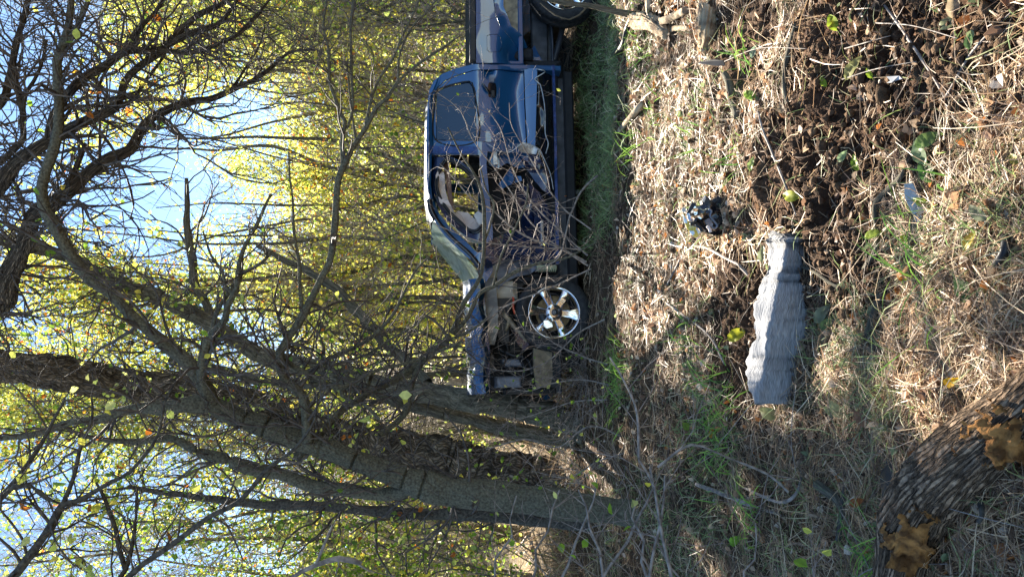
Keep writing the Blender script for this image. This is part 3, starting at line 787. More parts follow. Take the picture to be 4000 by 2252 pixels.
# windscreen
nw, nh = 40, 26
g = []
for j in range(nh):
    t = j / (nh - 1)
    row = []
    for i in range(nw):
        u = i / (nw - 1)
        a0, b0 = (1692, 845), (1880, 1075)
        sA, hA = px2sh(a0[0] + (b0[0] - a0[0]) * t, a0[1] + (b0[1] - a0[1]) * t, .16 * (1 - t) + .06 * t)
        ww = (.20 * (1 - t) + .08 * t) + u * (1.52 + .18 * t)
        bow = math.sin(u * math.pi)
        row.append(loc(sA + .10 * bow + .05 * math.sin(u * 7 + t * 5) * bow, hA + .03 * bow - .05 * bow * t + .02 * math.sin(u * 11) * bow, ww) - T_ * .06 * math.sin(t * math.pi) * bow)
    g.append(row)
ws_ = quad_strip('windscreen', g, M_shatter, truck); ws_['label'] = 'shattered pale green windscreen sagging out of its frame'

each('engine', [(.10, .85, .35, .86, .62, 1.35), (.25, .7, .86, .93, .7, 1.3)], M_black, truck)
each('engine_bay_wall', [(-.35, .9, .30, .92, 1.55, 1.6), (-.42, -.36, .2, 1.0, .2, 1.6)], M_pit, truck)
panel('inner_apron', [(1893, 1090), (1935, 1080), (1945, 1200), (1945, 1290), (1932, 1345), (1898, 1345), (1892, 1200)], M_apron, truck, crum(.04, 5, 84, .16), step=.022, thick=.03, wproj=lambda h: .16)
panel('firewall_panel', [(1940, 1040), (1990, 1010), (2080, 1018), (2110, 1040), (2070, 1068), (2020, 1078), (1975, 1100), (1945, 1130)], M_grey, truck, crum(.05, 6, 85, .14), step=.022, wproj=lambda h: .14)
panel('inner_fender_liner', [(1925, 1130), (1975, 1100), (2030, 1078), (2100, 1068), (2140, 1085), (2050, 1110), (2000, 1150), (1985, 1240), (1990, 1330), (1960, 1340), (1930, 1280)], M_black, truck, crum(.03, 4, 86, .24), step=.03, wproj=lambda h: .24)
a = Acc()
for k in range(9):
    x0 = 2097 + k * 8.2
    s0, h1 = px2sh(x0, 1056, .06)
olv = boxes('ribbed_duct', [pbox(2098, 1034, 2176, 1052, .05, .16)], M_olive, truck)
each('duct_rib', [pbox(2104 + k * 8, 1050, 2108 + k * 8, 1060, .05, .12) for k in range(9)], M_olive, olv)
boxes('battery_box', [pbox(1962, 1400, 2040, 1430, .30, .55)], M_grey, truck)
boxes('radiator_support', [pbox(1936, 1468, 2036, 1512, .22, .5)], M_grey, truck)
boxes('radiator', [(.80, .86, .30, .85, .35, 1.5)], M_black, truck)
boxes('fuse_box', [pbox(1900, 1380, 1936, 1440, .3, .6)], M_black, truck)
panel('crash_beam', [(2086, 1358), (2158, 1374), (2160, 1460), (2150, 1512), (2100, 1512), (2086, 1440)], M_tan, truck, crum(.04, 5, 87, .12), step=.02, thick=.09, wproj=lambda h: .12)
ltube('control_arm', [(1965, 1225, .25), (1990, 1250, .2), (2010, 1275, .16), (2040, 1310, .14), (2060, 1345, .15)], .026, M_tan, truck)
ltube('control_arm', [(1975, 1290, .24), (1985, 1262, .2), (1992, 1240, .2)], .02, M_tan, truck)
ltube('coolant_hose', [(2000, 1148, .26), (2006, 1170, .24), (2005, 1200, .22), (2012, 1225, .2)], .012, M_red, truck)
panel('bracket_plate', [(2010, 1290), (2060, 1330), (2068, 1345), (2045, 1368), (2020, 1340), (2010, 1310)], M_paint_dark, truck, crum(.03, 5, 88, .12), step=.02, wproj=lambda h: .12)
for pts, r in (([(1955, 1150, .3), (1975, 1210, .25), (1960, 1290, .28), (1985, 1370, .3), (1960, 1440, .3)], .014), ([(2030, 1400, .3), (2050, 1440, .25), (2040, 1500, .3)], .018),
               ([(1990, 1120, .3), (2030, 1150, .3), (2000, 1200, .34)], .012), ([(1945, 1360, .3), (2000, 1385, .26), (2060, 1400, .26), (2080, 1460, .2)], .016)):
    ltube('engine_hose', pts, r, M_black, truck)
panel('front_shade_sheet', [(1915, 1060), (2175, 1060), (2190, 1240), (2150, 1520), (1915, 1525)], M_pit, truck, lambda s, h: .62 + 0 * s, step=.08, wproj=lambda h: .62)  # near-black sheet behind the parts stands in for engine bay shade
panel('loose_wheel_trim', [(2124, 1252), (2140, 1250), (2156, 1262), (2158, 1276), (2134, 1282), (2124, 1270)], M_chrome, truck, lambda s, h: -.06 + .1 * (h - .4), step=.02, wproj=lambda h: -.05)


# ---------------------------------------------------------------- trees
BATCH = {}
class Twigs:
    """many thin branches of one tree, built together"""
    def __init__(s, cull=0.0): s.b = {}; s.tips = []; s.along = []; s.cull = cull
    def grow(s, p, d, L, r, lvl, rng, up=.05, wig=.25, seg=.09, kids=3, bare=False):
        n = int(np.clip(round(L / seg), 3, 9)); st = L / (n - 1)
        P = np.empty((n, 3)); P[0] = p
        d = np.array(d, float); nz = rng.normal(0, wig, (n, 3)); nz[:, 2] += up
        for i in range(1, n):
            d = d + nz[i]; d /= math.sqrt(d[0] * d[0] + d[1] * d[1] + d[2] * d[2]); P[i] = P[i - 1] + d * st
        if s.cull and rng.random() < s.cull * lit_fast(P[n // 2]): return
        s.b.setdefault(n, ([], []))
        s.b[n][0].append(P); s.b[n][1].append(np.linspace(r, max(r * .35, .0011), n))
        s.along.append(P[n // 2]); s.tips.append(P[-1])
        if lvl > 0:
            k = max(1, int(rng.poisson(kids)))
            for _ in range(k):
                i = int(rng.integers(1, n)); dd = P[i] - P[i - 1]; dd /= np.linalg.norm(dd) + 1e-9
                o = rng.normal(0, 1, 3); o -= dd * (o @ dd); o /= np.linalg.norm(o) + 1e-9
                a = rng.uniform(.5, 1.1)
                s.grow(P[i], dd * math.cos(a) + o * math.sin(a), L * rng.uniform(.35, .65), r * .55, lvl - 1, rng, up, wig, seg, kids)
    def out(s, name, mt, parent, m=4):
        a = Acc()
        for n, (PP, RR) in s.b.items():
            v, q, uv = tubes(np.array(PP), np.array(RR), m); a.add(v, q, None, uv)
        return a.out(name, mt, parent, kind='stuff') if s.b else None

def leaf_mesh(C, size, nrm, col, rng, name, mt, parent, fold=.25, kind='stuff', aspect=.72):
    K = len(C)
    if K == 0: return None
    N = nrm / (np.linalg.norm(nrm, axis=1, keepdims=True) + 1e-9)
    a = rng.normal(0, 1, (K, 3)); a -= N * np.sum(a * N, 1, keepdims=True); a /= np.linalg.norm(a, axis=1, keepdims=True) + 1e-9
    b = np.cross(N, a)
    sz = size[:, None]; w = sz * rng.uniform(aspect * .8, aspect * 1.15, (K, 1)) * .5
    f = rng.uniform(-fold, fold, (K, 1)) * sz; c = rng.uniform(-.25, .25, (K, 1)) * sz
    v = np.stack([C - a * sz * .5, C - a * sz * .12 + b * w + N * f, C + a * sz * .22 + b * w * .8 + N * (f + c * .3), C + a * sz * .5 + N * c,
                  C + a * sz * .22 - b * w * .8 + N * (f + c * .3), C - a * sz * .12 - b * w + N * f], 1)
    i = np.arange(K)[:, None] * 6
    q = np.concatenate([i + np.array([[0, 1, 2, 3]]), i + np.array([[0, 3, 4, 5]])])
    return build(name, v.reshape(-1, 3), q, None, mt, parent, smooth=False, col=np.repeat(col, 6, 0), kind=kind)

# ---- where the photograph's sun patches lie; leaves whose shade would fall there are thinned out
LIT = [([(2425, -400), (2420, 500), (2425, 1000), (2400, 1150), (2460, 1380), (2440, 1500), (2640, 1560), (2700, 1380), (2780, 1300), (2760, 1000), (2900, 820), (2990, 600), (2950, -400)], 1.0),
       ([(2950, -400), (3050, 500), (3100, 760), (3400, 700), (3500, 900), (3800, 800), (4300, 700), (4300, -400)], .8),
       ([(2880, 860), (3330, 880), (3330, 1500), (3260, 1640), (2880, 1620)], 1.0),
       ([(3440, 700), (3480, 1000), (3520, 1230), (3640, 1350), (3800, 1280), (3900, 1000), (4300, 900), (4300, 600)], 1.0),
       ([(3540, 1400), (3600, 1640), (3740, 1700), (3900, 1640), (4300, 1600), (4300, 1340), (3800, 1380)], 1.0),
       ([(2150, 1620), (2100, 1760), (2200, 1900), (2420, 1880), (2460, 1640), (2300, 1600)], .9),
       ([(2800, 1960), (2860, 2060), (3150, 2120), (3200, 2000), (3050, 1940)], .6)]
def lit_at(P):
    G = P - SUN[None, :] * (P[:, 2] / SUN[2])[:, None]
    x, y = pix(G); r = np.zeros(len(P))
    x = x + 60 * vnoise(G[:, 0] * 3, G[:, 1] * 3, 77) * 2; y = y + 60 * vnoise(G[:, 0] * 3, G[:, 1] * 3, 78) * 2
    for poly, k in LIT: r = np.maximum(r, k * inpoly(x, y, poly))
    r[G[:, 1] < 1.0] = 0
    # leave some flecks of shade inside the patches
    fl = vnoise(G[:, 0] * 4.2, G[:, 1] * 3.1, 90) > .33
    return r * np.where(fl, .25, 1.0)

_lx, _ly = np.meshgrid(np.arange(-9, 9, .06), np.arange(0, 10, .06))
LITG = lit_at(np.stack([_lx.ravel(), _ly.ravel(), np.zeros(_lx.size)], 1)).reshape(_lx.shape)
def lit_fast(p):
    k_ = p[2] / SUN[2]; i = int((p[1] - SUN[1] * k_) / .06); j = int((p[0] - SUN[0] * k_ + 9) / .06)
    return LITG[i, j] if 0 <= i < LITG.shape[0] and 0 <= j < LITG.shape[1] else 0.0
YEL = np.array([[.84, .80, .12], [.76, .82, .16], [.88, .74, .12], [.58, .70, .18], [.82, .86, .30], [.82, .48, .05]])
def leaf_cols(K, rng, green=.0, orange=.0):
    i = rng.choice(6, K, p=[.24, .27, .13, .18, .17, .01])
    c = YEL[i] * rng.uniform(.65, 1.15, (K, 1))
    g = rng.random(K) < green
    c[g] = np.array([.20, .34, .04]) * rng.uniform(.6, 1.3, (g.sum(), 1))
    o = rng.random(K) < orange
    c[o] = np.array([.66, .22, .03]) * rng.uniform(.6, 1.1, (o.sum(), 1))
    return c

def limb3(pts, wob=.012, step=.05, seed=0):
    """rows (x, y, width px, depth) -> smooth world path and radii"""
    A = np.array([list(at(x, y, d)) + [w_ / 2 / F_PX * d] for x, y, w_, d in pts])
    S = smooth_path(A, step)
    L = np.arange(len(S)) * step
    for k in range(3):
        S[:, k] += wob * 2 * (vnoise(L * 2.2, np.full(len(L), 3.1 * k), seed + k) + .5 * vnoise(L * 6, np.full(len(L), 3.1 * k), seed + 9 + k))
    S[:, 3] *= 1 + .18 * vnoise(L * 3.5, L * 0, seed + 5) + .16 * vnoise(L * 11, L * 0, seed + 6)
    return S[:, :3], S[:, 3]

def trunk_mesh(name, P, Rr, m, mt, parent, ridge=.0, fu=14, fv=3, seed=0):
    T = np.gradient(P, axis=0); T /= np.linalg.norm(T, axis=1, keepdims=True)
    v, q, uv = tubes(P[None], Rr[None], m)
    if ridge:
        V = v.reshape(len(P), m, 3); C = P[:, None, :]
        d = V - C; rr = np.linalg.norm(d, axis=2, keepdims=True)
        th = np.arange(m) / m * 2 * math.pi
        L = np.concatenate([[0], np.cumsum(np.linalg.norm(np.diff(P, axis=0), axis=1))])
        TH, LL = np.meshgrid(th, L)
        u = np.cos(TH) * fu / 6.28, np.sin(TH) * fu / 6.28
        n1 = 1 - np.abs(vnoise(u[0] * 1.0 + LL * .35, u[1] + LL * fv, seed)) * 2
        n1 = (1 - np.abs(vnoise(TH * fu / 2 + 1.2 * np.sin(LL * fv), LL * fv, seed)) * 2) * .6 + .4 * n1
        n2 = vnoise(TH * fu * 1.7, LL * fv * 4, seed + 3)
        n3 = vnoise(u[0] * .3, u[1] * .3 + LL * .8, seed + 4)
        V = V + d / rr * (ridge * (n1 - .6) * 1.3 + ridge * .5 * n2)[..., None] + d * (n3 * .22)[..., None]
        v = V.reshape(-1, 3)
    o = build(name, v, q, None, mt, parent, uv=uv)
    return o

def side_twigs(tw, P, Rr, rng, every=.22, L=(.35, 1.0), lvl=2, rmul=.45, up=.04, kids=2.6, start=.1, rmax=.012, skip=0.0):
    seg = np.linalg.norm(np.diff(P, axis=0), axis=1); cum = np.concatenate([[0], np.cumsum(seg)])
    n = int(cum[-1] / every)
    for k in range(n):
        s_ = rng.uniform(start, 1) * cum[-1]
        i = min(int(np.searchsorted(cum, s_)), len(P) - 2)
        d = P[min(i + 1, len(P) - 1)] - P[i]; d /= np.linalg.norm(d) + 1e-9
        o = rng.normal(0, 1, 3); o -= d * (o @ d); o /= np.linalg.norm(o) + 1e-9
        a = rng.uniform(.6, 1.25)
        ln = rng.uniform(*L)
        tw.grow(P[i], d * math.cos(a) + o * math.sin(a), ln, min(Rr[i] * rmul, rmax * (.5 + ln)), lvl, rng, up, .22, .09, kids)

def make_tree(name, label, cat, limbs, mt_trunk, mt_twig, twig=dict(), leaves=0, green=.1, orange=.02, lsize=(.05, .09), trunk_n=1, ridge=.02, seed=1, group=None, tip_leaves=True, base=None, mtl=None, cull=.85):
    rng = np.random.default_rng(seed)
    data = [limb3(l, seed=seed * 13 + i * 3) for i, l in enumerate(limbs)]
    b = data[0][0][0] if base is None else base
    root = empty(name, [b[0], b[1], float(H0(b[0], b[1]))], label, cat, group)
    tw = Twigs(cull)
    for i, (P, Rr) in enumerate(data):
        first = i < trunk_n
        m = 120 if (first and ridge > .01) else (28 if Rr[0] > .03 else 12)
        if first and ridge > .01:
            # finer rings for relief
            S = smooth_path(np.c_[P, Rr][::2], .02); P2, R2 = S[:, :3], S[:, 3]
            trunk_mesh('trunk', P2, R2, m, mt_trunk, root, ridge, fu=40, fv=6, seed=seed)
        else:
            trunk_mesh('trunk' if first else 'limb', P, Rr, m, mt_trunk, root, min(.006, Rr[0] * .12), fu=10, fv=8, seed=seed + i)
        side_twigs(tw, P, Rr, rng, **{**dict(start=.35 if first else .05), **twig})
    tw.out('twigs', mt_twig, root)
    if leaves and tw.tips:
        T = np.array(tw.tips + tw.along); C = T[rng.integers(0, len(T), leaves)] + rng.normal(0, .05, (leaves, 3))
        k = rng.random(len(C)) > lit_at(C) * .97; C = C[k]
        leaf_mesh(C, rng.uniform(*lsize, len(C)), rng.normal(0, 1, (len(C), 3)) + np.array([0, 0, .4]), leaf_cols(len(C), rng, green, orange), rng, 'leaves', mtl or M_leaf, root)
    return root, data

# the big rough-barked tree and the limbs hanging from it across the sky
A_tr = [(2200, 1895, 240, 10.6), (2088, 1868, 185, 10.6), (1943, 1838, 165, 10.6), (1760, 1800, 165, 10.6), (1580, 1770, 167, 10.6), (1363, 1730, 172, 10.6), (1145, 1657, 155, 10.5), (986, 1595, 150, 10.4), (800, 1550, 130, 10.3), (600, 1515, 120, 10.2),
        (400, 1485, 118, 10.0), (200, 1455, 115, 9.8), (0, 1430, 112, 9.6), (-300, 1400, 100, 9.2), (-600, 1300, 80, 8.6)]
L1 = [(-420, 1370, 96, 9.0), (-200, 1290, 80, 8.0), (0, 1190, 72, 7.0), (26, 1086, 70, 6.6), (103, 931, 62, 6.2), (129, 843, 58, 6.1), (181, 812, 62, 6.0), (279, 745, 52, 6.0), (362, 662, 46, 6.0), (440, 612, 44, 6.0), (507, 585, 38, 6.0), (569, 481, 34, 6.0),
      (647, 429, 32, 6.0), (750, 393, 30, 6.0), (828, 383, 26, 6.0), (905, 352, 22, 6.0), (983, 321, 17, 6.0), (1060, 274, 14, 6.0), (1138, 207, 10, 6.0), (1230, 200, 6, 6.0)]
L1b = [(129, 843, 50, 6.1), (160, 800, 40, 6.2), (200, 790, 30, 6.2), (280, 690, 22, 6.2), (330, 560, 15, 6.3)]
L2 = [(-520, 1250, 70, 8.2), (-250, 960, 66, 7.0), (-80, 800, 62, 6.2), (0, 714, 56, 5.8), (52, 652, 50, 5.7), (129, 595, 48, 5.6), (207, 548, 46, 5.6), (310, 491, 42, 5.6), (414, 445, 38, 5.6), (450, 424, 34, 5.6), (470, 380, 28, 5.6), (491, 321, 27, 5.6), (543, 269, 26, 5.6),
      (621, 212, 30, 5.6), (698, 129, 28, 5.6), (776, 57, 22, 5.6), (880, 10, 16, 5.6), (960, -40, 12, 5.6)]
L3 = [(191, 555, 40, 5.6), (191, 517, 36, 5.6), (207, 455, 36, 5.6), (243, 398, 34, 5.6), (285, 352, 34, 5.5), (336, 310, 36, 5.5), (414, 259, 32, 5.5), (491, 208, 26, 5.5), (560, 208, 22, 5.5), (621, 197, 22, 5.5), (700, 206, 20, 5.5), (776, 202, 18, 5.5), (880, 160, 16, 5.5), (957, 114, 14, 5.5), (1050, 10, 10, 5.5), (1090, -50, 8, 5.5)]
L4 = [(491, 208, 20, 5.5), (520, 150, 20, 5.4), (560, 90, 18, 5.4), (600, 50, 16, 5.4), (640, -10, 14, 5.4)]
L5 = [(621, 197, 18, 5.5), (720, 140, 22, 5.5), (850, 95, 18, 5.5), (900, 40, 14, 5.5), (940, -20, 10, 5.5)]
L6 = [(450, 424, 18, 5.6), (517, 398, 17, 5.6), (569, 320, 14, 5.7), (640, 215, 12, 5.7), (690, 110, 9, 5.7), (720, 20, 7, 5.7)]
L7 = [(243, 470, 16, 5.6), (270, 425, 14, 5.7), (340, 415, 14, 5.7), (430, 415, 12, 5.7), (520, 370, 10, 5.8)]
L8 = [(905, 352, 12, 6.0), (940, 305, 10, 6.0), (1000, 200, 8, 6.0), (1030, 100, 6, 6.0)]
L9 = [(-350, 1000, 50, 7.4), (-150, 620, 40, 6.6), (0, 400, 26, 6.2), (30, 330, 26, 6.2), (60, 200, 22, 6.2), (100, 60, 18, 6.2), (120, -40, 14, 6.2)]
L10 = [(90, 480, 22, 6.1), (75, 370, 24, 6.1), (45, 280, 22, 6.1), (70, 150, 18, 6.1), (110, 40, 16, 6.1), (125, -40, 12, 6.1)]
L11 = [(0, 640, 22, 6.2), (40, 600, 22, 6.2), (95, 540, 24, 6.1), (90, 480, 22, 6.1), (100, 440, 16, 6.1), (110, 370, 14, 6.1), (150, 290, 12, 6.1), (180, 150, 10, 6.1)]
make_tree('rough_barked_tree', 'thickest trunk in the wood, deeply furrowed brown bark, leaning behind the lichen covered tree', 'tree', [A_tr, L1, L1b, L2, L3, L4, L5, L6, L7, L8, L9, L10, L11],
          M_bark_rough, M_twig, dict(every=.065, L=(.25, .95), lvl=2, kids=3.0), 170, .3, .10, (.05, .08), 1, .030, 3)

# the lichen-covered smooth tree in front
B_tr = [(2560, 2030, 132, 5.75), (2480, 2010, 107, 5.75), (2320, 1985, 106, 5.75), (2161, 1962, 109, 5.75), (2000, 1940, 111, 5.75), (1871, 1933, 107, 5.75), (1726, 1915, 111, 5.75), (1617, 1885, 104, 5.75), (1508, 1846, 88, 5.75), (1435, 1817, 84, 5.75), (1290, 1755, 86, 5.75), (1245, 1745, 79, 5.75),
        (1073, 1690, 77, 5.7), (933, 1630, 76, 5.7), (830, 1580, 74, 5.65)]
B2 = [(830, 1580, 66, 5.65), (726, 1582, 58, 5.6), (650, 1592, 54, 5.6), (570, 1590, 48, 5.6), (480, 1605, 40, 5.6), (380, 1640, 34, 5.6), (280, 1650, 28, 5.6), (160, 1690, 24, 5.6), (0, 1713, 22, 5.6), (-80, 1730, 20, 5.6)]
B3 = [(830, 1580, 70, 5.65), (803, 1520, 64, 5.6), (775, 1475, 56, 5.55), (735, 1420, 54, 5.5), (697, 1386, 52, 5.5), (660, 1362, 48, 5.5), (621, 1325, 50, 5.45), (560, 1275, 46, 5.4), (517, 1241, 44, 5.4), (440, 1153, 42, 5.35), (362, 1102, 44, 5.3), (310, 1040, 42, 5.3),
      (248, 957, 44, 5.3), (207, 869, 42, 5.3), (175, 815, 44, 5.3), (158, 735, 44, 5.3), (178, 660, 40, 5.3), (205, 590, 38, 5.3), (224, 510, 34, 5.3), (228, 414, 34, 5.3), (222, 310, 32, 5.3), (217, 245, 30, 5.3), (240, 190, 30, 5.3), (262, 120, 28, 5.3), (272, 40, 24, 5.3), (278, -50, 20, 5.3)]
B4 = [(248, 175, 24, 5.3), (290, 130, 22, 5.3), (320, 60, 18, 5.3), (340, 10, 16, 5.3), (352, -50, 13, 5.3)]
B5 = [(803, 1520, 48, 5.6), (785, 1470, 40, 5.5), (793, 1410, 36, 5.4), (812, 1338, 33, 5.4), (841, 1290, 30, 5.35), (882, 1243, 28, 5.3), (892, 1193, 26, 5.3), (915, 1150, 25, 5.3), (930, 1120, 24, 5.3), (933, 1072, 22, 5.3), (938, 1024, 20, 5.3), (960, 960, 16, 5.3), (1010, 870, 12, 5.3), (1060, 760, 9, 5.3)]
B5b = [(812, 1338, 20, 5.4), (830, 1270, 18, 5.4), (850, 1200, 17, 5.4), (900, 1120, 16, 5.4), (930, 1075, 12, 5.4), (1010, 1030, 12, 5.5), (1060, 980, 9, 5.5)]
B5c = [(915, 1150, 14, 5.3), (880, 1120, 13, 5.3), (870, 1060, 11, 5.3), (830, 1000, 9, 5.3), (800, 900, 7, 5.3)]
B6 = [(1200, 1735, 50, 5.7), (1192, 1650, 34, 5.6), (1190, 1600, 36, 5.6), (1180, 1545, 38, 5.6), (1140, 1500, 38, 5.6), (1107, 1475, 36, 5.6), (1094, 1420, 36, 5.6), (1097, 1370, 34, 5.6), (1120, 1330, 33, 5.6), (1150, 1285, 32, 5.6), (1184, 1230, 33, 5.6), (1205, 1190, 30, 5.6), (1225, 1150, 28, 5.6), (1257, 1082, 27, 5.6), (1284, 1025, 26, 5.6),
      (1296, 960, 25, 5.6), (1303, 897, 24, 5.6), (1308, 830, 24, 5.6), (1316, 760, 23, 5.6), (1330, 680, 24, 5.6), (1350, 632, 22, 5.6), (1385, 560, 20, 5.6), (1427, 497, 17, 5.6), (1469, 421, 15, 5.6), (1510, 388, 14, 5.6), (1556, 315, 12, 5.6), (1621, 262, 10, 5.6), (1690, 214, 8, 5.6), (1800, 138, 5, 5.6)]
B7 = [(1340, 650, 18, 5.6), (1338, 600, 18, 5.6), (1340, 540, 16, 5.6), (1352, 476, 15, 5.6), (1330, 440, 14, 5.6), (1312, 380, 13, 5.6), (1290, 310, 12, 5.6), (1285, 200, 11, 5.6), (1262, 90, 9, 5.6), (1276, 0, 8, 5.6), (1290, -50, 7, 5.6)]
B8 = [(1350, 500, 11, 5.6), (1372, 428, 11, 5.6), (1374, 300, 11, 5.6), (1372, 138, 11, 5.6), (1386, 0, 10, 5.6), (1392, -50, 9, 5.6)]
B9 = [(1427, 497, 12, 5.6), (1469, 324, 11, 5.6), (1524, 240, 11, 5.6), (1572, 138, 10, 5.6), (1621, 34, 9, 5.6), (1650, -40, 8, 5.6)]
B10 = [(1552, 317, 9, 5.6), (1560, 230, 9, 5.6), (1600, 120, 8, 5.6), (1680, 30, 6, 5.6), (1740, -30, 5, 5.6)]
B11 = [(1385, 560, 9, 5.6), (1370, 420, 8, 5.6), (1350, 250, 6, 5.6)]
B12 = [(1180, 1240, 20, 5.6), (1178, 1160, 18, 5.6), (1168, 1080, 15, 5.6), (1170, 1000, 14, 5.6), (1150, 900, 11, 5.6), (1135, 740, 9, 5.6), (1120, 600, 7, 5.6)]
B13 = [(1617, 1885, 75, 5.75), (1544, 1926, 61, 5.8), (1435, 1922, 54, 5.8), (1326, 1908, 52, 5.8), (1218, 1892, 49, 5.8), (1109, 1853, 50, 5.8), (985, 1832, 49, 5.8), (880, 1790, 44, 5.8), (778, 1762, 37, 5.8), (674, 1712, 30, 5.8), (519, 1718, 23, 5.8), (363, 1705, 17, 5.8), (250, 1660, 12, 5.8)]
# drooping branches that reach over the truck
P1 = [(1150, 1795, 34, 5.8), (1257, 1690, 30, 5.9), (1320, 1620, 28, 6.0), (1378, 1579, 26, 6.1), (1440, 1530, 26, 6.2), (1499, 1497, 26, 6.3), (1560, 1465, 27, 6.4), (1619, 1425, 26, 6.5), (1692, 1367, 25, 6.5), (1764, 1299, 24, 6.5), (1790, 1250, 20, 6.5), (1812, 1190, 19, 6.5), (1850, 1130, 17, 6.5), (1885, 1050, 15, 6.5), (1893, 900, 14, 6.5), (1888, 800, 12, 6.5), (1860, 700, 9, 6.5), (1800, 600, 7, 6.5), (1750, 500, 4, 6.5)]
P2 = [(1764, 1299, 19, 6.5), (1820, 1240, 19, 6.5), (1870, 1143, 16, 6.5), (1924, 1115, 15, 6.5), (1969, 1084, 15, 6.5), (2014, 1057, 15, 6.5), (2094, 1031, 13, 6.5), (2175, 1013, 11, 6.5), (2229, 999, 8, 6.5), (2327, 950, 4, 6.5)]
P3 = [(1488, 1700, 22, 6.2), (1560, 1640, 24, 6.3), (1595, 1589, 24, 6.3), (1615, 1480, 22, 6.4), (1660, 1400, 18, 6.4), (1740, 1330, 12, 6.4), (1830, 1290, 9, 6.4), (1900, 1240, 8, 6.4)]
P4 = [(1250, 1440, 18, 6.0), (1281, 1406, 18, 6.0), (1378, 1357, 16, 6.0), (1450, 1314, 14, 6.0), (1523, 1241, 13, 6.0), (1571, 1154, 11, 6.0), (1619, 1063, 9, 6.0), (1668, 1010, 6, 6.0)]
P5 = [(1310, 1420, 12, 6.1), (1426, 1386, 11, 6.1), (1523, 1323, 10, 6.1), (1619, 1270, 8, 6.1), (1700, 1200, 5, 6.1)]
P6 = [(1120, 1400, 20, 5.7), (1160, 1430, 20, 5.7), (1230, 1465, 22, 5.7), (1285, 1500, 24, 5.7), (1340, 1505, 20, 5.7), (1400, 1475, 14, 5.8), (1480, 1440, 14, 5.9), (1580, 1420, 12, 6.0), (1680, 1385, 12, 6.1), (1800, 1330, 9, 6.1)]
P7 = [(1337, 1500, 18, 5.7), (1345, 1540, 18, 5.7), (1390, 1565, 17, 5.7), (1430, 1580, 15, 5.7), (1480, 1630, 13, 5.7)]
P8 = [(1893, 950, 9, 6.5), (1920, 880, 9, 6.5), (1935, 800, 8, 6.5), (1900, 740, 6, 6.5), (1880, 650, 5, 6.5)]
P9 = [(1924, 1115, 9, 6.5), (1960, 990, 9, 6.5), (2010, 900, 8, 6.5), (2050, 800, 7, 6.5), (2060, 720, 6, 6.5)]
make_tree('lichen_tree', 'forked tree with smooth greenish lichen bark, its drooping branches crossing the truck', 'tree',
          [B_tr, B13, B2, B3, B4, B5, B5b, B5c, B6, B7, B8, B9, B10, B11, B12, P1, P2, P3, P4, P5, P6, P7, P8, P9],
          M_bark_lichen, M_twig, dict(every=.08, L=(.2, .8), lvl=2, kids=2.6), 170, .35, .04, (.04, .07), 1, .0105, 5)

C_tr = [(2290, 1670, 130, 8.7), (2220, 1645, 104, 8.7), (2088, 1606, 94, 8.7), (1943, 1575, 90, 8.7), (1798, 1553, 87, 8.7), (1653, 1532, 82, 8.7), (1523, 1510, 73, 8.7), (1399, 1475, 73, 8.7), (1290, 1447, 71, 8.7), (1145, 1420, 64, 8.7), (1034, 1396, 61, 8.7), (938, 1338, 59, 8.7), (841, 1270, 59, 8.7), (696, 1193, 57, 8.7), (600, 1155, 56, 8.7), (491, 1115, 52, 8.7), (400, 1070, 49, 8.7), (250, 1000, 44, 8.6), (100, 960, 40, 8.5), (-60, 930, 35, 8.4)]
C2 = [(2260, 1720, 78, 8.9), (2080, 1690, 57, 8.9), (1943, 1662, 54, 8.9), (1798, 1630, 50, 8.9), (1653, 1600, 50, 8.9), (1544, 1570, 47, 8.9), (1420, 1520, 42, 8.9), (1250, 1500, 37, 9.1), (1050, 1490, 33, 9.3), (850, 1440, 30, 9.4), (650, 1400, 26, 9.5)]
C3 = [(1668, 1500, 46, 8.7), (1610, 1430, 40, 8.9), (1510, 1340, 40, 9.1), (1440, 1260, 44, 9.2), (1380, 1200, 40, 9.3), (1330, 1140, 36, 9.3), (1250, 1090, 32, 9.3), (1190, 1050, 30, 9.4), (1100, 1010, 22, 9.4), (1000, 960, 16, 9.4)]
C4 = [(841, 1270, 30, 8.7), (800, 1180, 30, 8.9), (760, 1100, 30, 9.0), (755, 1020, 32, 9.1), (740, 950, 30, 9.1), (730, 880, 26, 9.1), (730, 800, 18, 9.1), (725, 700, 12, 9.1)]
make_tree('grey_barked_tree', 'twin stemmed grey tree that stopped the front of the truck', 'tree', [C_tr, C2, C3, C4], M_bark_smooth, M_twig, dict(every=.14, L=(.3, 1.1), lvl=2, kids=2.6), 1500, .2, .03, (.05, .085), 2, .016, 8)

E_tr = [(2330, 2045, 60, 8.0), (2140, 2035, 50, 8.0), (1871, 2010, 46, 8.0), (1653, 2005, 44, 8.0), (1435, 1990, 40, 8.0), (1218, 1972, 38, 8.0), (1037, 1965, 34, 8.0), (880, 1950, 28, 8.0), (700, 1930, 22, 8.0), (500, 1900, 16, 8.0)]
make_tree('slender_tree', 'slim dark stem just left of the lichen covered trunk', 'tree', [E_tr], M_bark_dark, M_twig, dict(every=.12, L=(.3, 1.0), lvl=2, kids=2.4), 700, .45, .02, (.05, .08), 0, 0, 9)

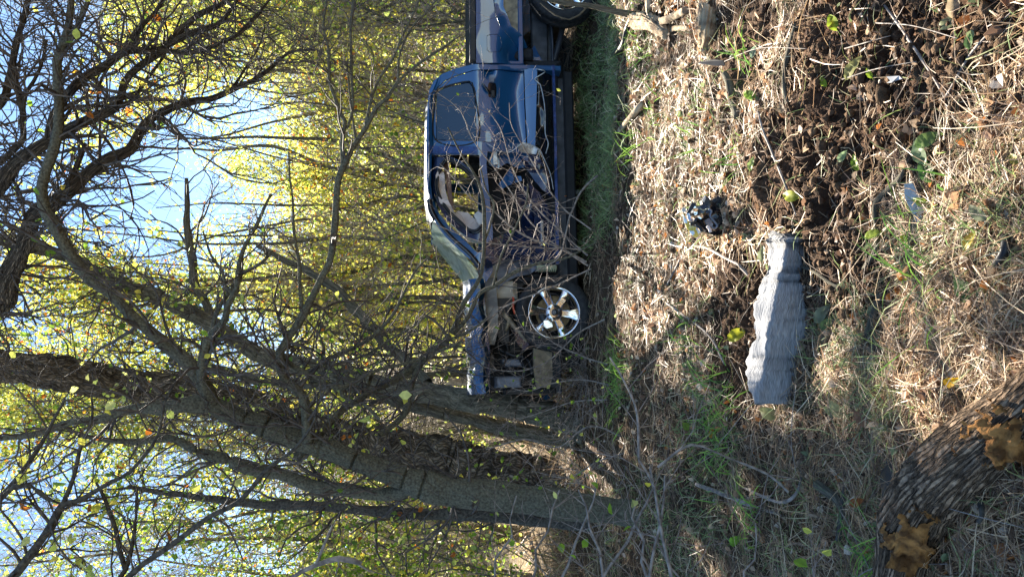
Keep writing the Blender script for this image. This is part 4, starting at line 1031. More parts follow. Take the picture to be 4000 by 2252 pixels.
# bare branches in front, lower left of the upright view
G1 = [(640, 2420, 40, 4.0), (467, 2247, 0, 4.0)]
g_limbs = [
    [(420, 2330, 26, 4.2), (540, 2215, 24, 4.2), (622, 2159, 22, 4.2), (726, 2086, 21, 4.2), (830, 2008, 20, 4.2), (933, 1951, 19, 4.2), (1037, 1837, 16, 4.2), (1156, 1749, 13, 4.2), (1230, 1640, 9, 4.2), (1240, 1540, 5, 4.2)],
    [(-60, 2330, 40, 4.2), (60, 2230, 36, 4.2), (156, 2122, 32, 4.2), (207, 2045, 30, 4.2), (249, 1967, 26, 4.2), (300, 1955, 18, 4.2), (337, 1941, 18, 4.2), (441, 1889, 16, 4.2), (519, 1847, 14, 4.2), (600, 1740, 11, 4.2), (632, 1650, 9, 4.2), (650, 1560, 7, 4.2), (690, 1480, 4, 4.2)],
    [(493, 2226, 20, 4.3), (470, 2150, 18, 4.3), (456, 2070, 17, 4.3), (430, 2000, 16, 4.3), (412, 1950, 13, 4.3), (380, 1890, 8, 4.3)],
    [(470, 2400, 30, 4.2), (450, 2300, 26, 4.2), (493, 2226, 22, 4.3), (520, 2100, 12, 4.4), (530, 1900, 8, 4.4)],
    [(249, 1967, 20, 4.2), (290, 1860, 16, 4.2), (310, 1760, 14, 4.2), (350, 1650, 11, 4.2), (350, 1540, 7, 4.2)],
    [(0, 1960, 16, 4.2), (60, 1900, 18, 4.2), (120, 1890, 20, 4.2), (190, 1945, 18, 4.2), (249, 1967, 16, 4.2)],
    [(-40, 2000, 24, 4.4), (100, 1830, 20, 4.4), (200, 1660, 14, 4.4), (260, 1560, 8, 4.4)]]
make_tree('bare_tree', 'leafless thin limbs reaching up close in front at the left edge', 'tree', g_limbs, M_bark_dark, M_twig, dict(every=.10, L=(.15, .5), lvl=2, kids=2.2), 60, .1, .05, (.05, .08), 0, 0, 12,
          base=[-2.3, 4.2, 0], cull=.3)
g2 = [[(1000, 2420, 24, 4.0), (1141, 2247, 20, 4.0), (1240, 2195, 19, 4.0), (1326, 2172, 22, 4.0), (1380, 2185, 20, 4.0), (1415, 2200, 16, 4.0)],
      [(1240, 2195, 14, 4.0), (1270, 2120, 12, 4.0), (1300, 2050, 8, 4.0)]]
make_tree('dead_branch', 'pale broken dead branch poking in from the left edge', 'branch', g2, M_twig_pale, M_twig_pale, dict(every=.2, L=(.1, .3), lvl=1), 0, trunk_n=0, ridge=0, seed=14, base=[-2.2, 4.0, 0])

# thorny stems at the lower left, in front of the trunks
bl = []
rb = np.random.default_rng(31)
for (x0, y0, x1, y1, w_, d_) in [(2640, 2420, 2500, 1790, 20, 2.9), (2500, 2420, 2620, 1850, 18, 2.9), (2300, 2400, 2560, 1830, 16, 3.1), (2740, 2420, 2570, 2080, 14, 2.9), (2150, 2400, 2330, 1850, 15, 3.3), (2400, 2400, 2260, 1900, 15, 3.1),
                                (2050, 2400, 2180, 1900, 13, 3.5), (2900, 2430, 2960, 2050, 11, 2.6), (3100, 2430, 3230, 2130, 12, 2.4), (2560, 2420, 2490, 1950, 16, 3.0), (1900, 2400, 2010, 1930, 11, 3.6)]:
    n = 6; pts = []
    for k in range(n + 1):
        t = k / n
        pts.append((x0 + (x1 - x0) * t + rb.normal(0, 16), y0 + (y1 - y0) * t + rb.normal(0, 8), w_ * (1 - .55 * t), d_ + .15 * t))
    bl.append(pts)
bl.append([(2500, 1790, 12, 3.0), (2490, 1620, 11, 3.1), (2440, 1500, 9, 3.3), (2380, 1400, 7, 3.4)])
bl.append([(2560, 1830, 10, 3.0), (2700, 1740, 9, 3.0), (2850, 1790, 9, 3.0), (3010, 1850, 9, 3.0), (3090, 1920, 9, 3.0)])
make_tree('bramble_bush', 'pale knobbly bramble stems rising close in front at the lower left', 'bush', bl, M_twig_pale, M_twig_red, dict(every=.10, L=(.12, .42), lvl=1, kids=2), 30, .6, 0, (.03, .05), 0, 0, 15, base=[-1.3, 2.9, 0], cull=0)

# bare bush before the cab
rb = np.random.default_rng(41)
bb = [[(2330, 690, 9, 6.9), (2270, 747, 9, 6.8), (2235, 827, 8, 6.7), (2218, 897, 7, 6.6), (2183, 999, 6, 6.5), (2090, 1060, 4, 6.5)],
      [(2300, 1040, 9, 6.6), (2180, 960, 8, 6.6), (2080, 930, 7, 6.6), (1990, 880, 7, 6.6), (1920, 820, 6, 6.6), (1850, 780, 5, 6.6), (1780, 700, 4, 6.6), (1720, 640, 3, 6.6)],
      [(2300, 1000, 8, 6.7), (2140, 860, 7, 6.7), (2060, 760, 6, 6.7), (2000, 640, 5, 6.7), (1960, 520, 4, 6.7), (1900, 430, 3, 6.7)],
      [(2290, 1020, 7, 6.7), (2100, 900, 6, 6.7), (1960, 700, 5, 6.7), (1860, 560, 4, 6.7), (1800, 430, 3, 6.7), (1700, 350, 3, 6.7)],
      [(2280, 980, 7, 6.7), (2050, 960, 5, 6.7), (1880, 940, 5, 6.7), (1760, 900, 3, 6.7), (1660, 860, 3, 6.7)],
      [(2310, 900, 7, 6.6), (2190, 800, 6, 6.6), (2080, 640, 5, 6.6), (2000, 500, 3, 6.6), (1990, 400, 3, 6.6)],
      [(2310, 1050, 7, 6.6), (2150, 1120, 5, 6.6), (2000, 1180, 5, 6.6), (1880, 1260, 4, 6.6), (1760, 1300, 3, 6.6)]]
make_tree('bare_bush', 'leafless pinkish twiggy bush in front of the crushed cab', 'bush', bb, M_twig_pale, M_twig_red, dict(every=.085, L=(.14, .5), lvl=2, kids=1.6, rmax=.006), 50, .5, .3, (.03, .05), 0, 0, 17, base=flat_pt(2320, 1000), cull=0)
bb = [[(2360, 1240, 7, 6.9), (2260, 1300, 6, 6.9), (2160, 1400, 5, 6.9), (2040, 1440, 5, 6.9), (1900, 1430, 3, 6.9), (1820, 1380, 3, 6.9)],
      [(2370, 1420, 7, 6.9), (2280, 1390, 6, 6.9), (2180, 1350, 5, 6.9), (2100, 1300, 4, 6.9), (2000, 1290, 3, 6.9)],
      [(2380, 1500, 7, 6.9), (2270, 1480, 5, 6.9), (2150, 1500, 5, 6.9), (2050, 1530, 4, 6.9), (1950, 1500, 3, 6.9)],
      [(2390, 1560, 7, 6.8), (2300, 1560, 6, 6.8), (2200, 1580, 5, 6.8), (2080, 1620, 4, 6.8), (1960, 1660, 3, 6.8)],
      [(2420, 1700, 8, 6.2), (2300, 1660, 7, 6.2), (2180, 1740, 5, 6.2), (2060, 1720, 5, 6.2), (1900, 1760, 3, 6.2)],
      [(2440, 1760, 7, 6.0), (2330, 1800, 6, 6.0), (2220, 1860, 5, 6.0), (2080, 1840, 3, 6.0)]]
make_tree('bare_bush', 'tangle of dead brown stems beside the front wheel and the tree base', 'bush', bb, M_twig_pale, M_twig_red, dict(every=.05, L=(.12, .5), lvl=2, kids=2.2, rmax=.007, up=.0), 160, .7, .0, (.03, .05), 0, 0, 18, base=flat_pt(2400, 1520), cull=0)
sap = [[(2478, 52, 27, 5.85), (2400, 42, 25, 5.85), (2300, 28, 22, 5.85), (2200, 14, 20, 5.85), (2100, -5, 18, 5.85), (1950, -40, 16, 5.85)],
       [(2300, 28, 9, 5.85), (2270, 60, 8, 5.85), (2230, 78, 7, 5.85), (2170, 60, 6, 5.85), (2110, 20, 4, 5.85)]]
make_tree('sapling', 'thin grey sapling standing in front of the rear wheel', 'sapling', sap, M_bark_smooth, M_twig_red, dict(every=.3, L=(.1, .3), lvl=1, kids=2), 8, .2, 0, (.03, .05), 0, 0, 19)
# low twig sprays along the truck's rear wheel
for j, (x, y, lab) in enumerate([(2230, 170, 'spray of dead twigs beside the rear wheel'), (2290, 1420, 'heap of thin dead stalks right beside the front wheel')]):
    b_ = ground_pt(x, y); r_ = empty('dead_stalks', b_, lab, 'dead stalks'); tw = Twigs(); rr = np.random.default_rng(50 + j)
    for k in range(26 + 34 * j):
        tw.grow(b_ + np.array([rr.normal(0, .18), rr.normal(0, .1), 0]), [rr.normal(-.4 + .5 * j, .7), rr.normal(-.1, .3), abs(rr.normal(.35, .3))], rr.uniform(.3, .8), .004, 1, rr, -.03, .10, .1, 1.5)
    tw.out('stalks', M_twig_red, r_)

# ---- thicket behind: each a many-stemmed tree of its own
def thicket(x, d, h, spread, label, seed, leaves, green=.1, orange=.02, stems=7, ls=(.05, .09), lean_=0.0, name='leafy_tree', cat='tree', low=.12, density_twigs=1.0):
    rng = np.random.default_rng(seed)
    base = np.array([x, d, float(H0(x, d))])
    root = empty(name, base, label, cat, 'yellow leaved trees behind the truck')
    tw = Twigs(.97)
    for k in range(stems):
        a0 = rng.uniform(0, 6.28); sp = rng.uniform(.15, 1) * spread
        hh = h * rng.uniform(.65, 1.0); r0 = rng.uniform(.018, .042) * h / 7
        top = base + np.array([math.cos(a0) * sp + lean_, math.sin(a0) * sp * .6, hh])
        mid = base + (top - base) * .45 + np.array([rng.normal(0, .35), rng.normal(0, .25), .3])
        A = np.array([list(base + np.array([rng.normal(0, .3), rng.normal(0, .2), -.05])) + [r0], list(mid) + [r0 * .65], list(top) + [.008]])
        S = smooth_path(A, .22); L = np.arange(len(S)) * .22
        for c in range(3): S[:, c] += .34 * vnoise(L * .9, L * 0 + c, seed * 3 + k)
        P, Rr = S[:, :3], S[:, 3]
        v, q, uv = tubes(P[None], Rr[None], 7); build('stem', v, q, None, M_bark_smooth, root, uv=uv)
        side_twigs(tw, P, Rr, rng, every=.12 / density_twigs, L=(.5, 1.8), lvl=2, kids=2.8, start=low, up=.10, rmax=.011)
    for n_, (PP, RR) in tw.b.items(): pass
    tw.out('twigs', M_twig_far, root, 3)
    T = np.array(tw.tips + tw.along + tw.along)
    wt = .25 + np.clip((T[:, 2] - base[2]) / h, 0, 1.2) ** 1.5 * (1.6 if h > 6 else .4); wt /= wt.sum()
    leaves = int(leaves * (3.2 if h > 6 else 1.7))
    C = T[rng.choice(len(T), leaves, p=wt)] + rng.normal(0, .15, (leaves, 3))
    # clumps and gaps
    g = fbm(C[:, 0] * .9 + seed, C[:, 2] * .9 + C[:, 1] * .5, seed, 3)
    k = (g > -.12) & (C[:, 2] > base[2] + .05)
    px_, py_ = pix(C)
    # the open sky above the right-hand end of the wood
    lim = np.interp(py_, [-400, 300, 600, 800, 1000, 2600], [560, 330, 200, 120, -60, -600]) + 60 * vnoise(C[:, 0], C[:, 2], 8)
    k &= px_ > lim
    k &= rng.random(len(C)) > lit_at(C) * .97
    C = C[k]
    leaf_mesh(C, rng.uniform(*ls, len(C)), rng.normal(0, 1, (len(C), 3)) + np.array([0, -.3, .5]), leaf_cols(len(C), rng, green, orange), rng, 'leaves', M_leaf, root)
    return root

TH = [  # x, depth, height, spread, label, leaves, green, orange
    (6.6, 18.0, 7.8, 2.2, 'yellow leaved bush right behind the truck bed at the right edge', 2600, .35, .0),
    (4.6, 18.5, 7.6, 2.2, 'yellow leaved bush rising behind the rear door of the truck', 2600, .15, .02),
    (2.6, 19.0, 7.4, 2.2, 'tangled yellow bush behind the roof of the truck', 2600, .1, .03),
    (.8, 18.5, 7.2, 2.2, 'tangled yellow bush behind the shattered windscreen', 2200, .1, .06),
    (-.9, 18.0, 6.6, 2.0, 'low yellow bush behind the bonnet between truck and grey tree', 2200, .15, .03),
    (5.2, 12.6, 8.5, 2.2, 'tall thin yellow tree behind the bed, tallest at the right', 3400, .2, .02),
    (3.4, 13.0, 8.2, 2.2, 'tall yellow tree with many stems behind the cab', 3600, .08, .05),
    (1.6, 12.6, 8.9, 2.0, 'tall golden tree in the middle of the wood above the roof', 3600, .08, .09),
    (.2, 13.4, 10.1, 2.0, 'tall yellow tree above the windscreen, sky showing through it', 3200, .12, .06),
    (-1.2, 13.0, 9.7, 1.9, 'tall loose yellow tree between the grey tree and the thick trunk', 3200, .2, .06),
    (-3.0, 14.5, 10.8, 1.8, 'yellow green tree behind the thick furrowed trunk', 3200, .35, .03),
    (-4.6, 13.5, 10.8, 1.9, 'bright yellow green tree at the left behind the lichen trunk', 3800, .5, .02),
    (-6.3, 13.0, 10.6, 1.9, 'greener tree at the far left edge of the wood', 3400, .65, .02),
    (-2.6, 11.8, 3.2, 1.1, 'low bright yellow bush seen between the trunks', 1900, .3, .02),
    (-4.2, 10.4, 3.2, 1.1, 'low green and yellow bush left of the tree bases', 2000, .6, .0),
    (-5.6, 10.2, 4.2, 1.3, 'green bush at the left edge beyond the brambles', 2000, .65, .0),
    (.6, 10.9, 3.6, 1.2, 'bare twiggy bush with few leaves just behind the windscreen', 700, .1, .02),
    (2.0, 11.2, 4.4, 1.3, 'bare twiggy bush with few leaves just behind the middle of the roof', 800, .1, .02),
    (3.5, 11.4, 4.8, 1.3, 'bare twiggy bush with few leaves behind the rear corner of the cab', 800, .1, .0),
    (4.9, 11.8, 4.6, 1.3, 'bare twiggy bush with green leaves behind the truck bed', 420, .5, .0),
    (-4.4, 12.4, 3.4, 1.3, 'brushy low bush in the gap left of the lichen trunk', 900, .4, .02),
    (-5.9, 13.6, 4.6, 1.5, 'brushy green bush at the left edge behind the brambles', 1500, .6, .0),
    (-3.0, 12.6, 2.6, 1.2, 'brown brushy undergrowth seen between the trunk bases', 500, .3, .05),
    (8.6, 18.0, 9.6, 2.2, 'green tinged tree beyond the end of the truck bed', 2600, .4, .0)]
for i, (x, d, h, sp, lab, n, gr, orr) in enumerate(TH):
    wall = d >= 17.9; tall = h > 7.9 and not wall
    o_ = thicket(x, d, h, sp, lab, 100 + i, int(n * (1.7 if wall else 1.2)), gr, orr, stems=8 if wall else 6 if h > 6 else 5, ls=(.055, .10) if wall else (.05, .085), name='leafy_tree' if h > 5.5 else 'leafy_bush', cat='tree' if h > 5.5 else 'bush', low=.25 if tall else .03, density_twigs=.9 if n < 1000 else 1.0)

# far wood, one mass
rng = np.random.default_rng(77)
K = 30000
X = rng.uniform(-26, 24, K); Y = rng.uniform(32, 50, K)
top = (4.6 + 2.0 * fbm(X * .25, Y * .1, 5, 3)) * np.interp(X, [-26, -6, 4, 24], [1.3, .95, 1.0, 1.25]) * Y / 38
Z = H0(X, Y) + rng.random(K) ** .8 * np.maximum(top, 1.5)
C = np.stack([X, Y, Z], 1)
k = (fbm(X * .5, Z * .7, 19, 3) > -.22) & (rng.random(K) > lit_at(C) * .97)
C = C[k]
leaf_mesh(C, rng.uniform(.13, .28, len(C)), rng.normal(0, 1, (len(C), 3)), leaf_cols(len(C), rng, .3, .02) * .8, rng, 'far_wood_leaves', M_leaf, None, kind='stuff')
a = Acc(); PP, RR = [], []
for k in range(800):
    x, y = rng.uniform(-24, 24), rng.uniform(26, 46); z = float(H0(x, y)); h = rng.uniform(3.5, 8); n = 7
    P = np.array([[x + rng.normal(0, .12) * i + rng.normal(0, .15), y + rng.normal(0, .1), z + h * i / (n - 1)] for i in range(n)])
    PP.append(P); RR.append(np.linspace(rng.uniform(.03, .12), .012, n))
    for j in range(9):
        i = int(rng.integers(1, n)); Q_ = np.array([P[i] + np.array([rng.normal(0, .28) * t, rng.normal(0, .2) * t, .2 * t]) for t in range(n)]); PP.append(Q_); RR.append(np.linspace(.02, .006, n))
v, q, uv = tubes(np.array(PP), np.array(RR), 4); a.add(v, q, None, uv)
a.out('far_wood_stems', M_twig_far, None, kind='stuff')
for n_ in ('far_wood_leaves', 'far_wood_stems'): tag(bpy.data.objects[n_], 'distant wood seen as one mass behind the yellow trees', 'woodland')
bpy.data.objects['far_wood_stems']['label'] = 'bare stems of the distant wood'


# ---------------------------------------------------------------- ground cover
def ribbons(name, B, ang, L, W, lift, col, rng, mt, curl=.5, n=5, stand=None, z0=.004, kind='stuff'):
    K = len(B)
    t = np.linspace(0, 1, n)[None, :, None]
    cu = rng.normal(0, curl, K)[:, None]
    a = ang[:, None] + cu * (t[..., 0] - .2)
    st = (L / (n - 1))[:, None]
    if stand is None:
        dx = np.cumsum(np.cos(a) * st, 1) - np.cos(a[:, :1]) * st; dy = np.cumsum(np.sin(a) * st, 1) - np.sin(a[:, :1]) * st
        X = B[:, :1] + dx; Y = B[:, 1:2] + dy
        tt = t[..., 0]
        Z = H(X, Y) * .6 + .4 * H(B[:, :1], B[:, 1:2]) + z0 + lift[:, None] * np.sin(tt * math.pi * rng.uniform(.5, 1.0, (K, 1))) * tt ** .3
    else:
        e = stand[:, None] * (1 - .9 * t[..., 0] ** 1.4 * rng.uniform(.4, 1.3, (K, 1)))
        dh = np.cos(e) * st; dz = np.sin(e) * st
        X = B[:, :1] + np.cumsum(np.cos(a) * dh, 1) - np.cos(a[:, :1]) * dh[:, :1]; Y = B[:, 1:2] + np.cumsum(np.sin(a) * dh, 1) - np.sin(a[:, :1]) * dh[:, :1]
        Z = H(B[:, :1], B[:, 1:2]) - .01 + np.cumsum(dz, 1) - dz[:, :1]
    P = np.stack([X, Y, Z], -1)
    T = np.gradient(P, axis=1); T /= np.linalg.norm(T, axis=2, keepdims=True) + 1e-9
    u = rng.normal(0, .5, (K, 1, 3)); u[..., 2] += 1
    S = np.cross(T, np.broadcast_to(u, T.shape)); S /= np.linalg.norm(S, axis=2, keepdims=True) + 1e-9
    prof = (1 - .85 * t ** 2.2) * .5
    S = S * W[:, None, None] * prof
    V = np.stack([P - S, P + S], 2).reshape(-1, 3)
    I = np.arange(K * n * 2).reshape(K, n, 2)
    q = np.stack([I[:, :-1, 0], I[:, :-1, 1], I[:, 1:, 1], I[:, 1:, 0]], -1).reshape(-1, 4)
    return build(name, V, q, None, mt, None, smooth=False, col=np.repeat(col, n * 2, 0), kind=kind)

def sample(K, rng, x0=2170, x1=4350, y0=-350, y1=2600):
    x = rng.uniform(x0, x1, K); y = rng.uniform(y0, y1, K)
    el = PITCH + np.arctan((x - CX) / F_PX)
    dx = FWD[None, :] + ((CY - y) / F_PX)[:, None] * RGT + ((CX - x) / F_PX)[:, None] * UPV
    P = CAM + dx * (1.5 / -dx[:, 2])[:, None]
    return x, y, P

rng = np.random.default_rng(201)
def mixc(pal, p, K):
    i = rng.choice(len(pal), K, p=np.array(p) / np.sum(p))
    return np.array(pal)[i] * rng.uniform(.7, 1.25, (K, 1))
STRAW = [(.56, .39, .22), (.72, .57, .38), (.38, .24, .14), (.24, .17, .12), (.13, .08, .05), (.30, .34, .14)]
# dry straw and stalks
x, y, P = sample(92000, rng)
sm_ = soil_mask(P[:, 0], P[:, 1])
clump = fbm(P[:, 0] * 1.7, P[:, 1] * 2.0, 64, 3)
k = rng.random(len(P)) < np.where(sm_ > .4, .06, .72 + .5 * clump) * np.where((x < 2400) & (y < 1000), .75, 1)
P, x, y = P[k], x[k], y[k]; K = len(P); dd = P[:, 1]
L = rng.uniform(.05, .26, K) * (.7 + .12 * dd); big = rng.random(K) < .04; L[big] *= 2.0
W = rng.uniform(.0018, .0042, K) * (.65 + .16 * dd)
cl = mixc(STRAW, [.24, .15, .24, .16, .15, .06], K) * (1 + .9 * fbm(P[:, 0] * 3.1, P[:, 1] * 3.1, 68, 3))[:, None].clip(.45, 1.35)
ribbons('straw', P, rng.uniform(0, 6.28, K), L, W, rng.uniform(0, .03, K) * (1 + 2 * big), cl, rng, M_straw, .9)
# green grass: thick strip in the truck's shade, tufts elsewhere
x, y, P = sample(60000, rng, 2150, 4300)
x2, y2, P2 = sample(16000, rng, 2170, 2440, -300, 1000); x = np.r_[x, x2]; y = np.r_[y, y2]; P = np.vstack([P, P2])
gmask = np.zeros(len(P))
for (gx_, gy_, a_, b_, k_) in [(2310, 400, 125, 620, 1.0), (2260, 800, 90, 250, .8), (2470, 1480, 60, 110, .9), (2480, 1180, 40, 300, .3), (2780, 1640, 120, 160, .8), (2700, 1950, 230, 330, .8), (2650, 2150, 160, 200, .7), (3350, 1550, 260, 250, .35),
                               (3150, 2050, 250, 250, .5), (3500, 2150, 150, 200, .6), (3300, 1300, 150, 150, .35), (3650, 1000, 140, 200, .3), (2500, 250, 90, 260, .45), (2650, 600, 250, 500, .15), (3950, 900, 150, 260, .35), (2400, 2100, 200, 250, .4)]:
    r = np.hypot((x - gx_) / a_, (y - gy_) / b_); gmask = np.maximum(gmask, k_ * (1 - sstep(.6, 1.15, r)))
gmask *= 1 - .8 * soil_mask(P[:, 0], P[:, 1])
cl_ = .55 + 1.3 * fbm(P[:, 0] * 2.6, P[:, 1] * 2.6, 66, 3)
k = rng.random(len(P)) < np.clip(gmask * cl_ * 1.1 + .012, 0, 1)
P, x = P[k], x[k]; K = len(P)
gc = mixc([(.22, .31, .12), (.28, .38, .14), (.38, .48, .16), (.58, .54, .34), (.14, .20, .08)], [.32, .28, .13, .12, .15], K)
ribbons('grass', P, rng.uniform(0, 6.28, K), rng.uniform(.05, .15, K) * (.8 + .07 * P[:, 1]), rng.uniform(.003, .006, K) * (.6 + .12 * P[:, 1]), np.zeros(K), gc, rng, M_grass, .7, 5, rng.uniform(.5, 1.4, K))
# taller bright tufts
tf = []
for (tx, ty, n_, sp) in [(2455, 1500, 120, .16), (2430, 1440, 60, .1), (2800, 1610, 90, .16), (2860, 1700, 40, .1), (3420, 2180, 36, .10), (3560, 2120, 26, .08), (2500, 170, 60, .2), (2560, 420, 40, .15), (2900, 240, 20, .08), (2730, 520, 26, .1), (3650, 1010, 26, .12), (2700, 1330, 26, .12), (2960, 2010, 30, .08), (2870, 640, 16, .07), (2480, 560, 40, .12)]:
    g_ = flat_pt(tx, ty); tf.append(g_[None] + np.c_[rng.normal(0, sp, n_), rng.normal(0, sp * .8, n_), np.zeros(n_)])
P = np.vstack(tf); K = len(P)
ribbons('grass_tufts', P, rng.uniform(0, 6.28, K), rng.uniform(.10, .28, K), rng.uniform(.004, .008, K), np.zeros(K), mixc([(.22, .42, .07), (.30, .50, .09), (.14, .30, .06)], [.4, .3, .3], K), rng, M_grass, .6, 6, rng.uniform(.7, 1.4, K))
# standing dead brush beyond the trunks
K = 15000
P = np.stack([rng.uniform(-11, 2.5, K), 8.6 + 14 * rng.random(K) ** 1.5, np.zeros(K)], 1)
P = P[(P[:, 0] < -.9) | (P[:, 1] > 11)]; P = P[P[:, 0] > -.62 * P[:, 1]]; K = len(P)
k = fbm(P[:, 0] * .8, P[:, 1] * .6, 81, 3) > -.12; P = P[k]; K = len(P)
ribbons('dead_brush', P, rng.uniform(0, 6.28, K), rng.uniform(.25, .8, K), rng.uniform(.006, .014, K), np.zeros(K), mixc([(.46, .33, .21), (.30, .21, .14), (.58, .45, .30), (.34, .40, .12), (.18, .12, .08)], [.3, .25, .15, .12, .18], K), rng, M_straw, .6, 5, rng.uniform(.6, 1.5, K))
tag(bpy.data.objects['dead_brush'], 'brown standing dead brush on the ground beyond the trunks', 'brush')
# dead leaf litter
x, y, P = sample(24000, rng, 2200, 4300)
sm_ = soil_mask(P[:, 0], P[:, 1])
band = sstep(2380, 2460, x) * (1 - sstep(2900, 3050, x)) * (1 - sstep(1400, 1800, y))
k = rng.random(len(P)) < np.where(sm_ > .4, .05, .16 + .75 * band)
P = P[k]; K = len(P)
P[:, 2] = H(P[:, 0], P[:, 1]) + rng.uniform(.004, .02, K)
lc = mixc([(.46, .28, .16), (.64, .47, .32), (.22, .13, .08), (.50, .20, .06), (.28, .34, .16), (.66, .56, .44)], [.32, .2, .24, .06, .08, .10], K)
o_ = leaf_mesh(P, rng.uniform(.018, .055, K), rng.normal(0, .75, (K, 3)) + np.array([0, -.2, 1]), lc, rng, 'leaf_litter', M_litter, None, .35)
# crumbs of turned soil
ico = []
phi_ = (1 + 5 ** .5) / 2
for a_, b_ in ((1, phi_), (-1, phi_), (1, -phi_), (-1, -phi_)): ico += [(0, a_, b_), (a_, b_, 0), (b_, 0, a_)]
ico = np.array(ico) / math.hypot(1, phi_)
from itertools import combinations
el_ = min(np.linalg.norm(ico[i] - ico[j]) for i, j in combinations(range(12), 2)) * 1.05
it = [c for c in combinations(range(12), 3) if all(np.linalg.norm(ico[i] - ico[j]) < el_ for i, j in combinations(c, 2))]
it = np.array([c if np.cross(ico[c[1]] - ico[c[0]], ico[c[2]] - ico[c[0]]) @ ico[c[0]] > 0 else c[::-1] for c in it])
x, y, P = sample(60000, rng, 2700, 4350)
sm_ = soil_mask(P[:, 0], P[:, 1])
k = rng.random(len(P)) < sm_ * .42 + .015
P = P[k]; K = len(P)
sz = .003 + .019 * rng.random(K) ** 3.6
sz[rng.random(K) < .012] *= 1.9
P[:, 2] = H(P[:, 0], P[:, 1]) + sz * .35
V = P[:, None, :] + ico[None] * (sz[:, None, None] * rng.uniform(.6, 1.25, (K, 12, 1))) * rng.uniform(.7, 1.3, (K, 1, 3))
q = (np.arange(K)[:, None, None] * 12 + it[None]).reshape(-1, 3)
build('soil_crumbs', V.reshape(-1, 3), None, q, M_ground, None, smooth=True, col=np.repeat(mixc([(.085, .052, .031), (.11, .07, .04), (.05, .03, .02)], [.5, .3, .2], K), 12, 0), kind='stuff')
for n_, l_, c_ in (('straw', 'dry straw and stalks matted over the ground', 'straw'), ('grass', 'short green grass, thickest beside the truck', 'grass'), ('grass_tufts', 'taller bright green grass blades in tufts', 'grass'),
                   ('leaf_litter', 'small dead tan leaves covering the sunlit bank', 'leaf litter'), ('soil_crumbs', 'loose crumbs of dark turned soil', 'soil')):
    tag(bpy.data.objects[n_], l_, c_)


# ---------------------------------------------------------------- the fibrous grey slab
def frame_up(p, yaw=0.0):
    return np.array([math.cos(yaw), math.sin(yaw), 0]), np.array([-math.sin(yaw), math.cos(yaw), 0])
sl_rows = [  # image y, far edge x, ridge x, near edge x
    (912, 2994, 3066, 3130), (928, 2988, 3072, 3140), (960, 3002, 3072, 3142), (1000, 3000, 3062, 3140), (1045, 2990, 3060, 3136), (1080, 2975, 3040, 3140), (1130, 2965, 3030, 3143), (1180, 2960, 3022, 3144),
    (1230, 2950, 3010, 3140), (1290, 2952, 2998, 3136), (1340, 2935, 2992, 3128), (1400, 2922, 2985, 3118), (1450, 2918, 2975, 3112), (1500, 2920, 2962, 3106), (1540, 2935, 2952, 3092), (1575, 2950, 2956, 3080)]
rows = []
R2 = smooth_path(np.array([(y, a, b, c) for y, a, b, c in sl_rows], float)[:, [0, 1, 2, 3]], 9)
R2[:, 1] += 16 * vnoise(R2[:, 0] / 22, R2[:, 0] * 0, 3) + 8 * vnoise(R2[:, 0] / 9, R2[:, 0] * 0, 4)
R2[:, 2] += 10 * vnoise(R2[:, 0] / 40, R2[:, 0] * 0, 5)
R2[:, 3] += 8 * vnoise(R2[:, 0] / 70, R2[:, 0] * 0, 6)
for (y, xf, xr, xn) in R2:
    near = flat_pt(xn, y); near[2] = 0
    n0 = ground_pt(xn, y, .0)
    Yn = n0[1]
    def on_plane(xp, Yw):
        dr = FWD + (CY - y) / F_PX * RGT + (CX - xp) / F_PX * UPV
        return CAM + dr * (Yw / dr[1])
    pr = on_plane(xr, Yn - .005 + .012 * math.sin(y * .03))
    zt = pr[2]
    # the top runs back from the ridge at nearly constant height
    dr = FWD + (CY - y) / F_PX * RGT + (CX - xf) / F_PX * UPV
    tt = ((zt - .012) - 1.5) / dr[2]; pf = CAM + dr * tt
    pb = pf + np.array([0, .03, -zt * .9 + float(H0(pf[0], pf[1])) * .5])
    ctrl = np.array([n0 + [0, .02, -.03], n0, n0 * .5 + pr * .5 + [0, -.010, .0], pr + [0, -.008, -.012], pr + [0, .006, .0], pr * .75 + pf * .25 + [0, 0, .006], pr * .35 + pf * .65 + [0, 0, .010], pf, pb])
    rows.append(ctrl)
rows = np.array(rows)
prof = []
for r in rows:
    L = np.concatenate([[0], np.cumsum(np.linalg.norm(np.diff(r, axis=0), axis=1))]); t = np.linspace(0, L[-1], 54)
    prof.append(np.stack([np.interp(t, L, r[:, k]) for k in range(3)], 1))
S = np.array(prof)
n_, m_ = S.shape[:2]
uu = np.arange(n_)[:, None] * np.ones((1, m_)); vv = np.ones((n_, 1)) * np.arange(m_)[None]
Nn = np.cross(np.gradient(S, axis=0), np.gradient(S, axis=1)); Nn /= np.linalg.norm(Nn, axis=2, keepdims=True) + 1e-9
if Nn[n_ // 2, m_ // 3, 1] > 0: Nn = -Nn
fib = .0022 * vnoise(uu * .08, vv * .9, 7) + .0024 * vnoise(uu * .5, vv * .8, 8) + .003 * vnoise(uu * .9, vv * .4, 9)
lump = (.030 * fbm(uu * .13, vv * .14, 10, 4)) * sstep(26, 36, vv) + .010 * fbm(uu * .07, vv * .09, 12, 3)
S = S + Nn * (fib + lump)[..., None]
I = np.arange(n_ * m_).reshape(n_, m_)
q = np.stack([I[:-1, :-1], I[:-1, 1:], I[1:, 1:], I[1:, :-1]], -1).reshape(-1, 4)
V = S.reshape(-1, 3); c0, c1 = S[0].mean(0), S[-1].mean(0)
V = np.vstack([V, c0, c1])
